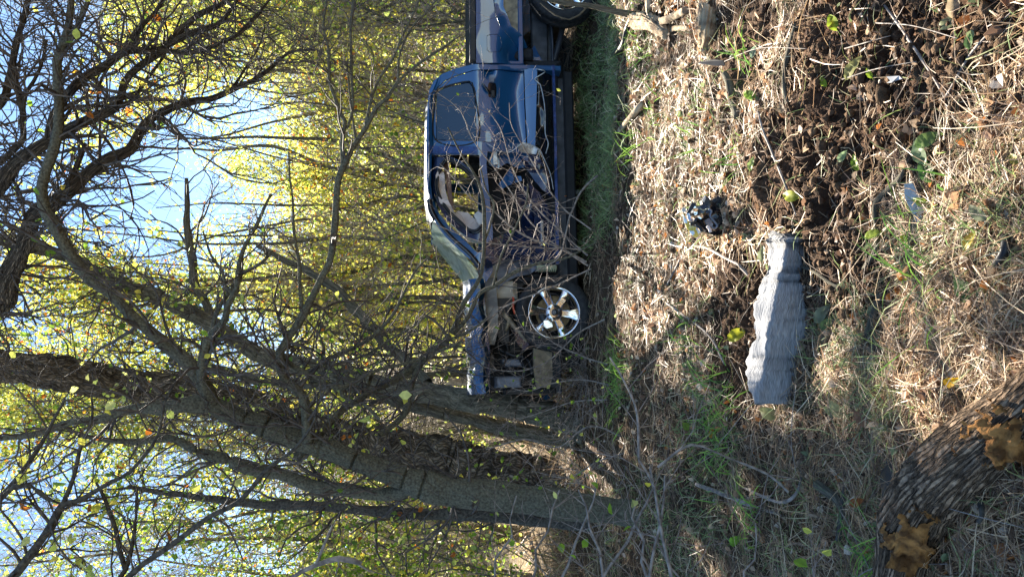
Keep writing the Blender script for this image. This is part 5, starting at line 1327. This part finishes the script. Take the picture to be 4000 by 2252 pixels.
tr = [(I[0, j + 1], I[0, j], n_ * m_) for j in range(m_ - 1)] + [(I[-1, j], I[-1, j + 1], n_ * m_ + 1) for j in range(m_ - 1)]
tr += [(I[0, 0], I[0, -1], n_ * m_), (I[-1, -1], I[-1, 0], n_ * m_ + 1)]
M_slab = mat('grey_fibre', (.19, .195, .205), (.42, .43, .44), 3, .95, 0, .9, 1.6, uvscale=(1, 1, 1), dist=.01, spec=.1)
uvs = np.vstack([np.stack([vv.ravel() * .9, uu.ravel() * .07], 1), [[0, 0], [0, 0]]])
og = c0 * .5 + c1 * .5; og[2] = 0
tag(build('fibrous_slab', V, q, tr, M_slab, None, uv=uvs, origin=og), 'long lumpy slab of matted grey fibre lying on the turned soil', 'insulation slab')

# ---------------------------------------------------------------- logs, sticks, stumps
def px_log(name, pts, mt, label, cat, m=40, ridge=.008, lift=.0, group=None, step=.012, fu=16, fv=8):
    """rows (x, y, width px): axis of a piece of wood that rests on the ground"""
    A = []
    for x, y, w_ in pts:
        p = ground_pt(x, y); r = w_ / 2 / F_PX * (p[1] + .05)
        for _ in range(3):
            p = ground_pt(x, y, r * .75 + lift); r = w_ / 2 / F_PX * float((p - CAM) @ FWD)
        A.append(list(p) + [r])
    S = smooth_path(A, step); P, Rr = S[:, :3], S[:, 3]
    P = np.vstack([P[:1] - (P[1] - P[0]) * .1, P, P[-1:] + (P[-1] - P[-2]) * .1]); Rr = np.concatenate([[Rr[0] * .3], Rr, [Rr[-1] * .3]])
    og = P.mean(0); og[2] = float(H0(og[0], og[1]))
    root = None
    v, q, uv = tubes(P[None], Rr[None], m)
    VV = v.reshape(len(P), m, 3); d = VV - P[:, None]
    th = np.arange(m) / m * 6.283; L = np.arange(len(P)) * step
    TH, LL = np.meshgrid(th, L)
    n1 = 1 - np.abs(vnoise(TH * fu / 3 + 1.2 * np.sin(LL * 5), LL * fv, 5)) * 2
    n2 = fbm(np.cos(TH) * 1.3 + LL * 3, np.sin(TH) * 1.3 + LL * 2, 6, 3)
    n3 = 1 - np.abs(vnoise(TH * fu * .9, LL * fv * 2.6, 15)) * 2
    VV = VV + d / (np.linalg.norm(d, axis=2, keepdims=True) + 1e-9) * (ridge * (n1 + .7 * n3 - .9))[..., None] + d * (n2 * .22)[..., None]
    V = np.vstack([VV.reshape(-1, 3), P[0], P[-1]])
    a_ = np.arange(m); b_ = (a_ + 1) % m; nn_ = len(P)
    t = np.vstack([np.stack([b_, a_, np.full(m, nn_ * m)], 1), np.stack([(nn_ - 1) * m + a_, (nn_ - 1) * m + b_, np.full(m, nn_ * m + 1)], 1)])
    return V, q, t, np.vstack([uv, [[0, 0], [0, 0]]]), P, Rr, og
def simple_log(name, pts, mt, label, cat, **k):
    V, q, t, uv, P, Rr, og = px_log(name, pts, mt, label, cat, **k)
    o = build(name, V, q, t, mt, None, uv=uv, origin=og); return tag(o, label, cat, k.get('group'))

V, q, t, uv, P, Rr, og = px_log('log', [(4170, 1440, 225), (3990, 1605, 232), (3860, 1705, 238), (3740, 1810, 238), (3640, 1910, 236), (3572, 2010, 222), (3540, 2100, 204), (3528, 2200, 190), (3515, 2330, 180)], None, '', '', m=110, ridge=.0085, step=.008, fu=54, fv=14)
logE = empty('log', og, 'thick rough barked log with orange rotten patches, nearest to the camera', 'log')
lg = build('bark', V, q, t, M_log, logE, uv=uv)
# rotten patches where the bark has gone, as raised shells of their own on the side that faces the camera
VLn = V.copy(); Lm, Lk = len(P), 110
grid = VLn[:Lm * Lk].reshape(Lm, Lk, 3); gn = grid - P[:, None]; gn /= np.linalg.norm(gn, axis=2, keepdims=True) + 1e-9
gxp, gyp = pix(grid); view = np.sum(gn * (CAM - grid), 2) > 0
for (cx_, cy_, rx_, ry_, lab) in [(3552, 2130, 96, 130, 'orange hollow patch on the near end of the log'), (3920, 1720, 95, 110, 'orange patch half way along the log')]:
    ux, uy = (gxp - cx_) / rx_, (gyp - cy_) / ry_
    rad = np.hypot(ux, uy) * (1 + 1.0 * fbm(gxp / 42, gyp / 42, int(cx_), 4, .65))
    ok = view & (rad < 1)
    okq = ok[:-1] & ok[1:] & np.roll(ok, -1, 1)[:-1] & np.roll(ok, -1, 1)[1:]
    I = np.arange(Lm * Lk).reshape(Lm, Lk)
    qq = np.stack([I[:-1], np.roll(I, -1, 1)[:-1], np.roll(I, -1, 1)[1:], I[1:]], -1)[okq]
    off = .012 * sstep(1.0, .75, rad) - .002 + .026 * fbm(gxp / 24, gyp / 24, 9, 4, .6) - .018 * sstep(.5, .0, rad)
    sm3 = P[:, None] + gn * (Rr[:, None, None] * 1.0)
    W3 = grid * .45 + sm3 * .55 + gn * np.maximum(off, .0)[..., None] + gn * .006
    used, inv = np.unique(qq, return_inverse=True)
    o_ = build('rotten_patch', W3.reshape(-1, 3)[used], inv.reshape(-1, 4), None, M_log_wood, logE)
    if lab: o_['label'] = lab
# broken twig stubs sprouting from the log
def stub(pts, r, parent, nm='twig_stub', mt=None):
    A = np.array([at(x, y, d) for x, y, d in pts]); S_ = smooth_path(A, .01)
    a = Acc(); one_tube(a, S_, np.linspace(r, r * .6, len(S_)) * (1 + .2 * vnoise(np.arange(len(S_)) * .5, np.zeros(len(S_)), 4)), 8); return a.out(nm, mt or M_bark_dark, parent)
for pts, r in (([(3800, 1780, 2.20), (3810, 1820, 2.12), (3842, 1870, 2.05), (3830, 1905, 2.04)], .007), ([(3640, 1910, 2.25), (3690, 1905, 2.15), (3730, 1870, 2.12), (3730, 1845, 2.12)], .008), ([(3460, 1975, 2.35), (3530, 1985, 2.28), (3600, 1960, 2.22), (3660, 1920, 2.22)], .007),
               ([(3450, 2030, 2.38), (3520, 2030, 2.32), (3570, 2025, 2.28)], .010), ([(3720, 1925, 2.15), (3750, 1965, 2.10), (3800, 1950, 2.08), (3850, 1900, 2.05)], .008), ([(3830, 1945, 2.05), (3835, 2010, 2.0), (3820, 2040, 2.0)], .009)):
    stub(pts, r, logE)

ST = [([(3535, 650, 17), (3520, 690, 22), (3440, 770, 27), (3418, 810, 26), (3425, 900, 23), (3425, 970, 22), (3395, 1020, 20), (3330, 1110, 18), (3270, 1120, 16), (3180, 1060, 14), (3130, 1040, 8)], M_bark_smooth, 'long crooked stick curling round the turned soil beside the slab', 'branch'),
      ([(2600, 1120, 6), (2700, 965, 8), (2860, 1020, 12), (2900, 1050, 12), (2960, 1110, 12)], M_twig_pale, 'pale root poking out of the soil at the slab', 'root'),
      ([(3105, 95, 12), (3085, 180, 22), (3062, 300, 18), (3075, 400, 16), (3110, 480, 10)], M_bark_smooth, 'upright looking brown stick on dark soil near the top edge', 'stick'),
      ([(2830, 290, 28), (2850, 330, 34), (2860, 390, 36), (2880, 455, 30)], M_bark_smooth, 'short thick lichened stick at the edge of the turned soil', 'stick'),
      ([(3845, 650, 14), (3880, 730, 20), (3935, 840, 16)], M_twig_pale, 'grey curved stick lying on straw at the right', 'stick'),
      ([(3930, 920, 36), (3925, 980, 40), (3890, 1035, 32)], M_black, 'charred looking dark piece of wood in the grass', 'wood'),
      ([(3440, 1140, 18), (3420, 1210, 30), (3385, 1310, 26), (3340, 1400, 16)], M_bark_smooth, 'weathered splintery branch below the sunlit straw', 'branch'),
      ([(2720, 1890, 14), (2830, 1930, 18), (2900, 1960, 18), (2990, 1990, 14), (3050, 2010, 8)], M_twig_pale, 'pale bumpy branch in the grass below the slab', 'branch'),
      ([(3190, 1890, 40), (3270, 1950, 34), (3300, 2020, 28)], M_bark_smooth, 'grey forked branch stub left of the log', 'branch'),
      ([(3300, 1900, 16), (3290, 2000, 26), (3275, 2110, 26)], M_bark_dark, 'dark straight stick crossing the forked stub', 'stick'),
      ([(3080, 1720, 8), (3130, 1860, 12), (3060, 1960, 12), (2900, 1900, 8)], M_twig_pale, 'thin fallen branch snaking between slab and log', 'branch'),
      ([(2960, 430, 6), (2985, 520, 9), (3060, 700, 9), (3110, 840, 5)], M_twig_pale, 'thin straight pale stalk across the soil', 'stalk'),
      ([(3640, 370, 5), (3690, 380, 8), (3800, 200, 9), (3980, 20, 8)], M_straw and M_twig_pale, 'long pale stalk rising to the upper right', 'stalk'),
      ([(3440, 0, 8), (3560, 170, 9), (3690, 380, 9), (3700, 500, 6)], M_twig_pale, 'long thin stalk meeting the other on the soil', 'stalk'),
      ([(2420, 510, 20), (2480, 440, 28), (2510, 400, 16)], M_stump, 'short broken tan stick in sunlit litter', 'stick'),
      ([(2600, 1180, 8), (2760, 1300, 8), (2830, 1420, 6)], M_twig_pale, 'fine stalk over the dark soil left of the slab', 'stalk')]
for pts, mt, lab, cat in ST:
    simple_log({'branch': 'fallen_branch', 'stick': 'stick', 'root': 'root', 'wood': 'dark_wood', 'stalk': 'stalk'}[cat], pts, mt, lab, cat, m=12, ridge=.0015, lift=.012)
# stumps and roots at the upper edge
def stump(pts, lab, seed, mt=M_stump, extra=()):
    V, q, t, uv, P, Rr, og = px_log('stump', pts, mt, lab, 'stump', m=64, ridge=.022, step=.012, fu=30, fv=4)
    e_ = empty('stump', og, lab, 'stump')
    build('trunk', V, q, t, mt, e_, uv=uv)
    for ex in extra:
        V, q, t, uv, *_ = px_log('root', ex, mt, lab, 'root', m=14, ridge=.004, lift=.01); build('root', V, q, t, mt, e_, uv=uv)
stump([(2475, 85, 50), (2520, 80, 56), (2560, 95, 50), (2610, 130, 44)], 'gnarled pale root stub beside the sapling', 1, extra=[[(2530, 75, 26), (2535, 20, 30), (2525, -40, 30)], [(2570, 90, 34), (2620, 70, 30), (2680, 40, 30)], [(2600, 130, 26), (2640, 110, 24), (2700, 110, 16)]])
stump([(2745, 30, 36), (2760, 70, 66), (2765, 120, 66), (2755, 170, 46), (2760, 200, 24)], 'splintered pale rotten stump at the edge of the soil', 2)

# black cable lying beside the truck
def lying_tube(name, pts, r, mt, lab, cat, lift=.02, parent=None):
    A = np.array([ground_pt(x, y, r + lift) for x, y in pts]); S_ = smooth_path(A, .02)
    a = Acc(); one_tube(a, S_, np.full(len(S_), r), 8)
    og = A.mean(0)
    o = a.out(name, mt, parent, **({} if parent else dict(origin=og)))
    return tag(o, lab, cat) if lab else o
lying_tube('cable', [(2300, 125), (2280, 175), (2262, 230), (2230, 290), (2190, 350)], .008, M_black, 'black cable lying in the grass beside the truck', 'cable', .05)
lying_tube('hose', [(2470, 60), (2450, 110), (2430, 180), (2395, 210)], .022, M_black, 'thick black hose bent through the grass by the pale root', 'hose', .03)

# ---------------------------------------------------------------- broken headlamp
HB = ground_pt(2790, 850)
lamp = empty('broken_headlamp', HB, 'smashed black and chrome headlamp unit lying at the edge of the soil', 'headlamp')
LD = HB[1] - .04
def lp(x, y, w=0.0): return at(x, y, LD + .05 + w)
def lsheet(name, outline, w0, amp, mt, seed, step=.012, thick=.008, tilt=0.0):
    pts3 = [at(x, y, 1.0) - CAM for x, y in outline]
    ol = [((CY - y) / F_PX * LD, (CX - x) / F_PX * LD) for x, y in outline]
    od = dens(ol, step); A = np.array(ol); lo, hi = A.min(0), A.max(0)
    gs, gh = np.meshgrid(np.arange(lo[0], hi[0], step), np.arange(lo[1], hi[1], step)); gs = gs.ravel(); gh = gh.ravel()
    ins = inpoly(gs, gh, ol); G = np.stack([gs[ins], gh[ins]], 1); B = np.array(od)
    if len(G): G = G[np.array([np.min(np.sum((B - g) ** 2, 1)) for g in G]) > (step * .5) ** 2]
    vv_, ee, ff, *_ = delaunay_2d_cdt([Vector(p) for p in od] + [Vector(g) for g in G], [(i, (i + 1) % len(od)) for i in range(len(od))], [], 0, 1e-6)
    vv_ = np.array([tuple(p) for p in vv_]); tr_ = np.array([f for f in ff if len(f) == 3]); cc = vv_[tr_].mean(1); tr_ = tr_[inpoly(cc[:, 0], cc[:, 1], ol)]
    W = w0 + amp * fbm(vv_[:, 0] * 14, vv_[:, 1] * 14, seed, 3) + tilt * (vv_[:, 1] - vv_[:, 1].mean())
    sc1 = (LD + W)[:, None] / LD
    F3 = CAM + (LD * FWD + vv_[:, :1] * RGT + vv_[:, 1:] * UPV) * sc1; B3 = F3 + FWD * thick
    cnt = {}
    for t_ in tr_:
        for a_, b_ in ((t_[0], t_[1]), (t_[1], t_[2]), (t_[2], t_[0])): cnt.setdefault((min(a_, b_), max(a_, b_)), []).append((a_, b_))
    n_ = len(vv_); qs = [(b_, a_, a_ + n_, b_ + n_) for k_, l_ in cnt.items() if len(l_) == 1 for (a_, b_) in l_]
    o = build(name, np.vstack([F3, B3]), qs, np.vstack([tr_, tr_[:, ::-1] + n_]), mt, lamp); o.data.set_sharp_from_angle(angle=R_(30)); return o
def zx(u, v): return 2600 + u * .1724, 700 + v * .1724
def zz(l): return [zx(*p) for p in l]
M_lens = mat('lens_painted_reflection', (.55, .48, .10), (.55, .72, .85), 30, .12, 0, 0, coat=1, ramp=(.48, .54))  # yellow blotches are reflections painted into the lens colour
lsheet('housing', zz([(700, 600), (1000, 560), (1180, 650), (1420, 860), (1510, 1000), (1480, 1180), (1400, 1260), (1080, 1270), (860, 1180), (600, 1030), (640, 800)]), .03, .05, M_black_gloss, 1, thick=.07)
lsheet('housing', zz([(820, 480), (900, 360), (1040, 480), (1180, 380), (1250, 420), (1300, 560), (1200, 640), (950, 590), (840, 560)]), .02, .06, M_black, 2, thick=.05)
lsheet('lens', zz([(400, 760), (450, 850), (560, 1030), (680, 1080), (800, 1200), (720, 1350), (600, 1260), (500, 1120), (420, 950)]), -.01, .02, M_lens, 3)
lsheet('reflector', zz([(470, 790), (600, 680), (760, 690), (870, 860), (700, 940), (590, 990), (500, 900)]), .0, .05, M_chrome, 4)
lsheet('reflector', zz([(360, 700), (400, 630), (460, 660), (460, 730), (400, 750)]), .0, .02, M_white, 5)
lsheet('reflector', zz([(590, 700), (660, 600), (740, 680), (700, 750)]), -.02, .03, M_chrome, 6)
lsheet('bracket', zz([(480, 770), (600, 520), (680, 530), (690, 570), (560, 760)]), -.04, .03, M_black, 7, thick=.02)
lsheet('grille_insert', zz([(890, 930), (990, 880), (1080, 1020), (1060, 1060), (960, 1040)]), -.05, .02, M_grey, 8, thick=.02)
lsheet('bulb_holder', zz([(1160, 900), (1220, 830), (1300, 860), (1310, 940), (1240, 1000), (1170, 960)]), -.02, .01, M_black, 9, thick=.03)
lsheet('chip', zz([(1380, 1140), (1480, 1110), (1500, 1170), (1430, 1210)]), -.02, .01, M_grey, 10)
lsheet('chip', zz([(830, 480), (900, 360), (910, 430), (880, 510)]), -.03, .01, M_white, 11)
for k, (pp, r, mt_) in enumerate((([(980, 670), (1040, 720), (1010, 830), (1100, 950), (1170, 1050), (1120, 1110), (1040, 1080)], .006, M_grey), ([(780, 660), (850, 700), (960, 660)], .003, M_olive), ([(560, 1030), (640, 990), (760, 1060), (840, 1180)], .010, M_black), ([(1020, 1200), (1000, 1120), (940, 1060)], .009, M_cloth))):
    a = Acc(); S_ = smooth_path(np.array([at(*zx(*p), LD - .06) for p in pp]), .006); one_tube(a, S_, np.full(len(S_), r), 7); a.out('wire' if k in (1,) else 'strut', mt_, lamp)

# ---------------------------------------------------------------- large fallen leaves and bits of plastic, each where it lies
def big_leaf(x, y, ang, ln, c, lab, curl=.25, name='fallen_leaf', lift=.03, shape=.5, stalk=True, cat='leaf'):
    p = ground_pt(x, y, lift); s = ln / F_PX * p[1]
    rg = np.random.default_rng(int(x * 7 + y))
    # axes in the plane facing up and a little to the camera
    nrm = np.array([rg.normal(0, .25), -.55 + rg.normal(0, .15), 1.0]); nrm /= np.linalg.norm(nrm)
    e1 = np.cross([0, 1, 0], nrm); e1 /= np.linalg.norm(e1); e2 = np.cross(nrm, e1)
    ca, sa = math.cos(ang), math.sin(ang); ax = ca * e1 + sa * e2; bx = -sa * e1 + ca * e2
    n = 11; t = np.linspace(0, 1, n); w_ = shape * s * .5 * np.sin(math.pi * np.clip(t, 0, 1) ** .8) ** .8
    rows = []
    for i in range(n):
        cz = -curl * s * (t[i] - .4) ** 2 + .02 * s * rg.normal()
        c_ = p + ax * (t[i] - .5) * s + nrm * cz
        rows.append([c_ + bx * w_[i] * k + nrm * (abs(k) * w_[i] * .35 + .015 * s * rg.normal() * abs(k)) for k in (-1, -.5, 0, .5, 1)])
    V = np.array(rows).reshape(-1, 3); I = np.arange(n * 5).reshape(n, 5)
    q = np.stack([I[:-1, :-1], I[:-1, 1:], I[1:, 1:], I[1:, :-1]], -1).reshape(-1, 4)
    col = np.array(c)[None] * (1 + .18 * rg.normal(0, 1, (len(V), 1)))
    if stalk:
        st = p - ax * s * .5; S_ = np.array([st, st - ax * s * .15 + nrm * .002, st - ax * s * .26 - nrm * .003]); v2, q2, _ = tubes(S_[None], np.full((1, 3), s * .012), 4)
        q = np.vstack([q, q2 + len(V)]); V = np.vstack([V, v2]); col = np.vstack([col, np.repeat(np.array(c)[None] * .8, len(v2), 0)])
    return tag(build(name, V, q, None, M_leaf if c[1] > .15 else M_litter, None, col=np.clip(col, 0, 1), origin=p), lab, cat, None)
GRN, LGR, YG, YL, OR, BR, TN = (.13, .27, .08), (.30, .42, .22), (.40, .55, .05), (.62, .50, .03), (.62, .25, .03), (.30, .15, .08), (.48, .38, .24)
BL = [(3252, 87, .5, 74, YG, 'bright green leaf standing out on dark soil near the top edge'), (3617, 665, .5, 105, GRN, 'darkest green leaf, broad and glossy, at the foot of the crooked stick'), (3590, 590, .35, 105, LGR, 'pale green leaf just above the dark green one'),
      (3625, 545, -1.3, 100, (.22, .33, .10), 'narrow green leaf uppermost of the three together'), (3772, 1135, .8, 130, (.19, .36, .12), 'large mid green leaf on grass above the log'), (3290, 610, -1.0, 50, LGR, 'rounded grey green leaf on soil above the crooked stick'),
      (3340, 635, .15, 60, (.24, .42, .05), 'shaded green leaf touching the rounded grey green one'), (3395, 287, .2, 40, YG, 'small vivid green leaf beside the white chip'), (3215, 320, .5, 44, YG, 'small curled green leaf in a soil hollow'),
      (3330, 265, -.7, 90, (.42, .42, .16), 'olive leaf with yellow edge near the middle of the soil'), (3712, 90, -1.4, 95, (.34, .38, .20), 'drooping grey green leaf near the top right'), (3725, 20, -.2, 90, TN, 'big pale tan leaf at the top edge'),
      (3785, 160, .1, 60, (.16, .28, .10), 'dull green leaf behind a dry curl'), (2925, 370, 1.2, 60, (.30, .52, .08), 'upright bright leaf at the border of straw and soil'), (2945, 200, -.2, 48, (.28, .40, .28), 'mint coloured leaf by the stick on soil'),
      (3085, 765, 1.3, 78, (.50, .55, .06), 'yellow green spotted leaf above the slab'), (2935, 640, -.4, 50, (.42, .56, .18), 'lit green leaf pair between litter and soil'), (3120, 110 + 880, .4, 1, GRN, ''),
      (2978, 990, .1, 62, (.33, .38, .22), 'round sage green leaf pressed against the slab end'), (2880, 1305, -1.1, 84, (.58, .60, .05), 'yellow leaf lying on the dark soil left of the slab'), (3412, 915, -1.2, 72, (.45, .60, .08), 'yellow green leaf hooked on the crooked stick'),
      (3210, 1225, -.8, 84, (.38, .40, .24), 'pair of dull green leaves below the slab'), (3228, 1262, -.9, 58, (.25, .34, .12), 'small green leaf under the dull pair'), (3600, 790, .9, 66, YG, 'yellow green leaf on the white strip'),
      (3535, 930, 1.1, 44, YG, 'tiny green leaf at the border of sunlit straw'), (3790, 935, -.3, 76, (.66, .52, .10), 'golden curled leaf on sunlit straw'), (3815, 830, .7, 80, (.32, .36, .24), 'pale grey green leaf near the curved stick'),
      (3712, 1490, -1.2, 68, (.85, .50, .02), 'brightest orange yellow leaf in the lower right'), (3268, 1595, .8, 76, (.52, .54, .28), 'pale cream leaf on shaded grass'), (3245, 1605, 1.2, 60, (.36, .42, .20), 'folded olive leaf beside the cream one'),
      (3520, 1080, 1.1, 50, OR, 'rust red leaf at the edge of the sunlit straw'), (3512, 1135, .9, 50, (.55, .20, .04), 'second rust red leaf, just below the first'), (3345, 1960, -1.0, 60, (.45, .16, .05), 'dark orange leaf left of the log'),
      (3365, 1635, 1.0, 80, BR, 'dry brown leaf on shaded straw'), (3430, 1700, .2, 60, TN, 'curled tan leaf beside a shaded twig'), (3000, 1860 - 250, 1.4, 90, (.34, .38, .16), 'olive leaf touching the low end of the slab'),
      (2780, 1690, -.4, 40, OR, 'small orange leaf among the green tufts'), (2870, 2110, -.9, 60, (.32, .58, .05), 'glossy lit green leaf among the brambles'), (3335, 105, 0, 46, (.42, .24, .12), 'small brown leaf on soil near the top'),
      (3440, 610, 1.3, 64, (.44, .30, .17), 'ragged light brown leaf right of the green ones'), (3900, 1180, -.4, 80, TN, 'curled straw coloured leaf right of the green leaf'), (3960, 620, .8, 60, (.40, .40, .10), 'yellowish brown leaf at the right edge'),
      (2745, 990, -.2, 30, OR, 'tiny orange leaf near the smashed headlamp'), (2510, 890 + 60, .7, 34, OR, 'small orange leaf on the sunlit bank'), (2560, 330, .7, 40, OR, 'small russet leaf in litter behind the stump'),
      (3050, 420, .5, 50, TN, 'tan leaf on the far edge of the soil'), (3760, 1750 - 300, .3, 60, TN, 'grey tan leaf between straw and log bark')]
for b in BL:
    if b[5]: big_leaf(b[0], b[1], b[2], b[3] * 1.2, b[4], b[5])

def shard(name, poly, lab, cat, mt, lift=.02, thick=.004, bend=.1):
    P_ = np.array([ground_pt(x, y, lift) for x, y in poly]); zc = P_[:, 2].mean()
    c = P_.mean(0)
    top = P_.copy(); top[:, 2] = zc + (P_[:, 2] - zc) * .2 + (P_[:, 1] - c[1]) * bend
    n = len(poly); V = np.vstack([top, top - [0, 0, thick]])
    me = bpy.data.meshes.new(name); me.from_pydata([tuple(v - c) for v in V], [], [tuple(range(n))[::-1], tuple(range(n, 2 * n))] + [(i, (i + 1) % n, (i + 1) % n + n, i + n) for i in range(n)])
    me.materials.append(mt); o = bpy.data.objects.new(name, me); COL.objects.link(o); o.location = c
    return tag(o, lab, cat)
shard('plastic_strip', [(3542, 718), (3560, 716), (3585, 770), (3592, 860), (3580, 868), (3562, 800), (3548, 760)], 'white plastic strip lying in the soil below the crooked stick', 'plastic strip', M_white, .03, bend=.3)
shard('plastic_chip', [(3462, 322), (3478, 300), (3505, 296), (3510, 308), (3488, 325)], 'small square white plastic chip on the dark soil', 'plastic chip', M_white, .035, bend=.4)
shard('metal_shard', [(2752, 245), (2775, 232), (2812, 236), (2814, 256), (2790, 258), (2765, 252)], 'dark curved car shard at the edge of the litter', 'car shard', M_black, .05, bend=.5)
shard('plastic_bar', [(3462, 1790), (3490, 1780), (3500, 1830), (3492, 1950), (3468, 1960), (3458, 1860)], 'black plastic bar half buried left of the log', 'plastic bar', M_black, .02, .015)
shard('plastic_bar', [(3655, 1120), (3690, 1110), (3700, 1165), (3665, 1175)], 'small black plastic piece under sunlit straw', 'plastic piece', M_black, .02, .015)
shard('plastic_chip', [(2245, 745), (2258, 738), (2262, 752), (2250, 758)], 'white chip hanging in the grass beside the crushed cab', 'plastic chip', M_white, .05, bend=.5)
# long pale grass stems leaning across the foreground
rg = np.random.default_rng(303)
GS = [[(2980, 1520), (2900, 1620), (2800, 1740), (2700, 1840)], [(3110, 1500), (3090, 1700), (3110, 1850)], [(3400, 2230), (3320, 2060), (3280, 1990)], [(3560, 2180), (3380, 2230), (3290, 2320)], [(3700, 2200), (3480, 2210), (3340, 2300)], [(3990, 1730), (3880, 1690), (3830, 1640), (3800, 1610)],
      [(3520, 1870), (3650, 1960), (3800, 2010), (4000, 2060)], [(2830, 240), (2960, 190), (3150, 190)], [(3290, 310), (3420, 270), (3580, 240)], [(3420, 90), (3560, 100), (3740, 150)], [(3300, 190), (3440, 150), (3480, 140)]]
GL = ['pale stem running down from the lower end of the slab', 'pale stem crossing the grass just right of the slab end', 'short bright stem on the orange end of the log', 'bright stem below the log by the frame edge', 'lowest bright stem at the log', 'thin stem over the far half of the log',
      'long stem crossing the bark along the whole log', 'pale stem at the border of litter and dark soil near the top', 'thin stem lying between white chip and stick', 'curved stem on dark soil close to the top edge', 'short stem beside the small curled leaf on soil']
for i, g in enumerate(GS):
    A = np.array([ground_pt(x, y, .05 + .03 * math.sin(k * 1.3)) for k, (x, y) in enumerate(g)]); S_ = smooth_path(A, .02)
    a = Acc(); one_tube(a, S_, np.linspace(.0022, .0012, len(S_)), 5)
    tag(a.out('dry_stem', M_stem if 'M_stem' in globals() else M_twig_pale, None, origin=A.mean(0)), GL[i], 'grass stem', 'long dry stems over the ground')
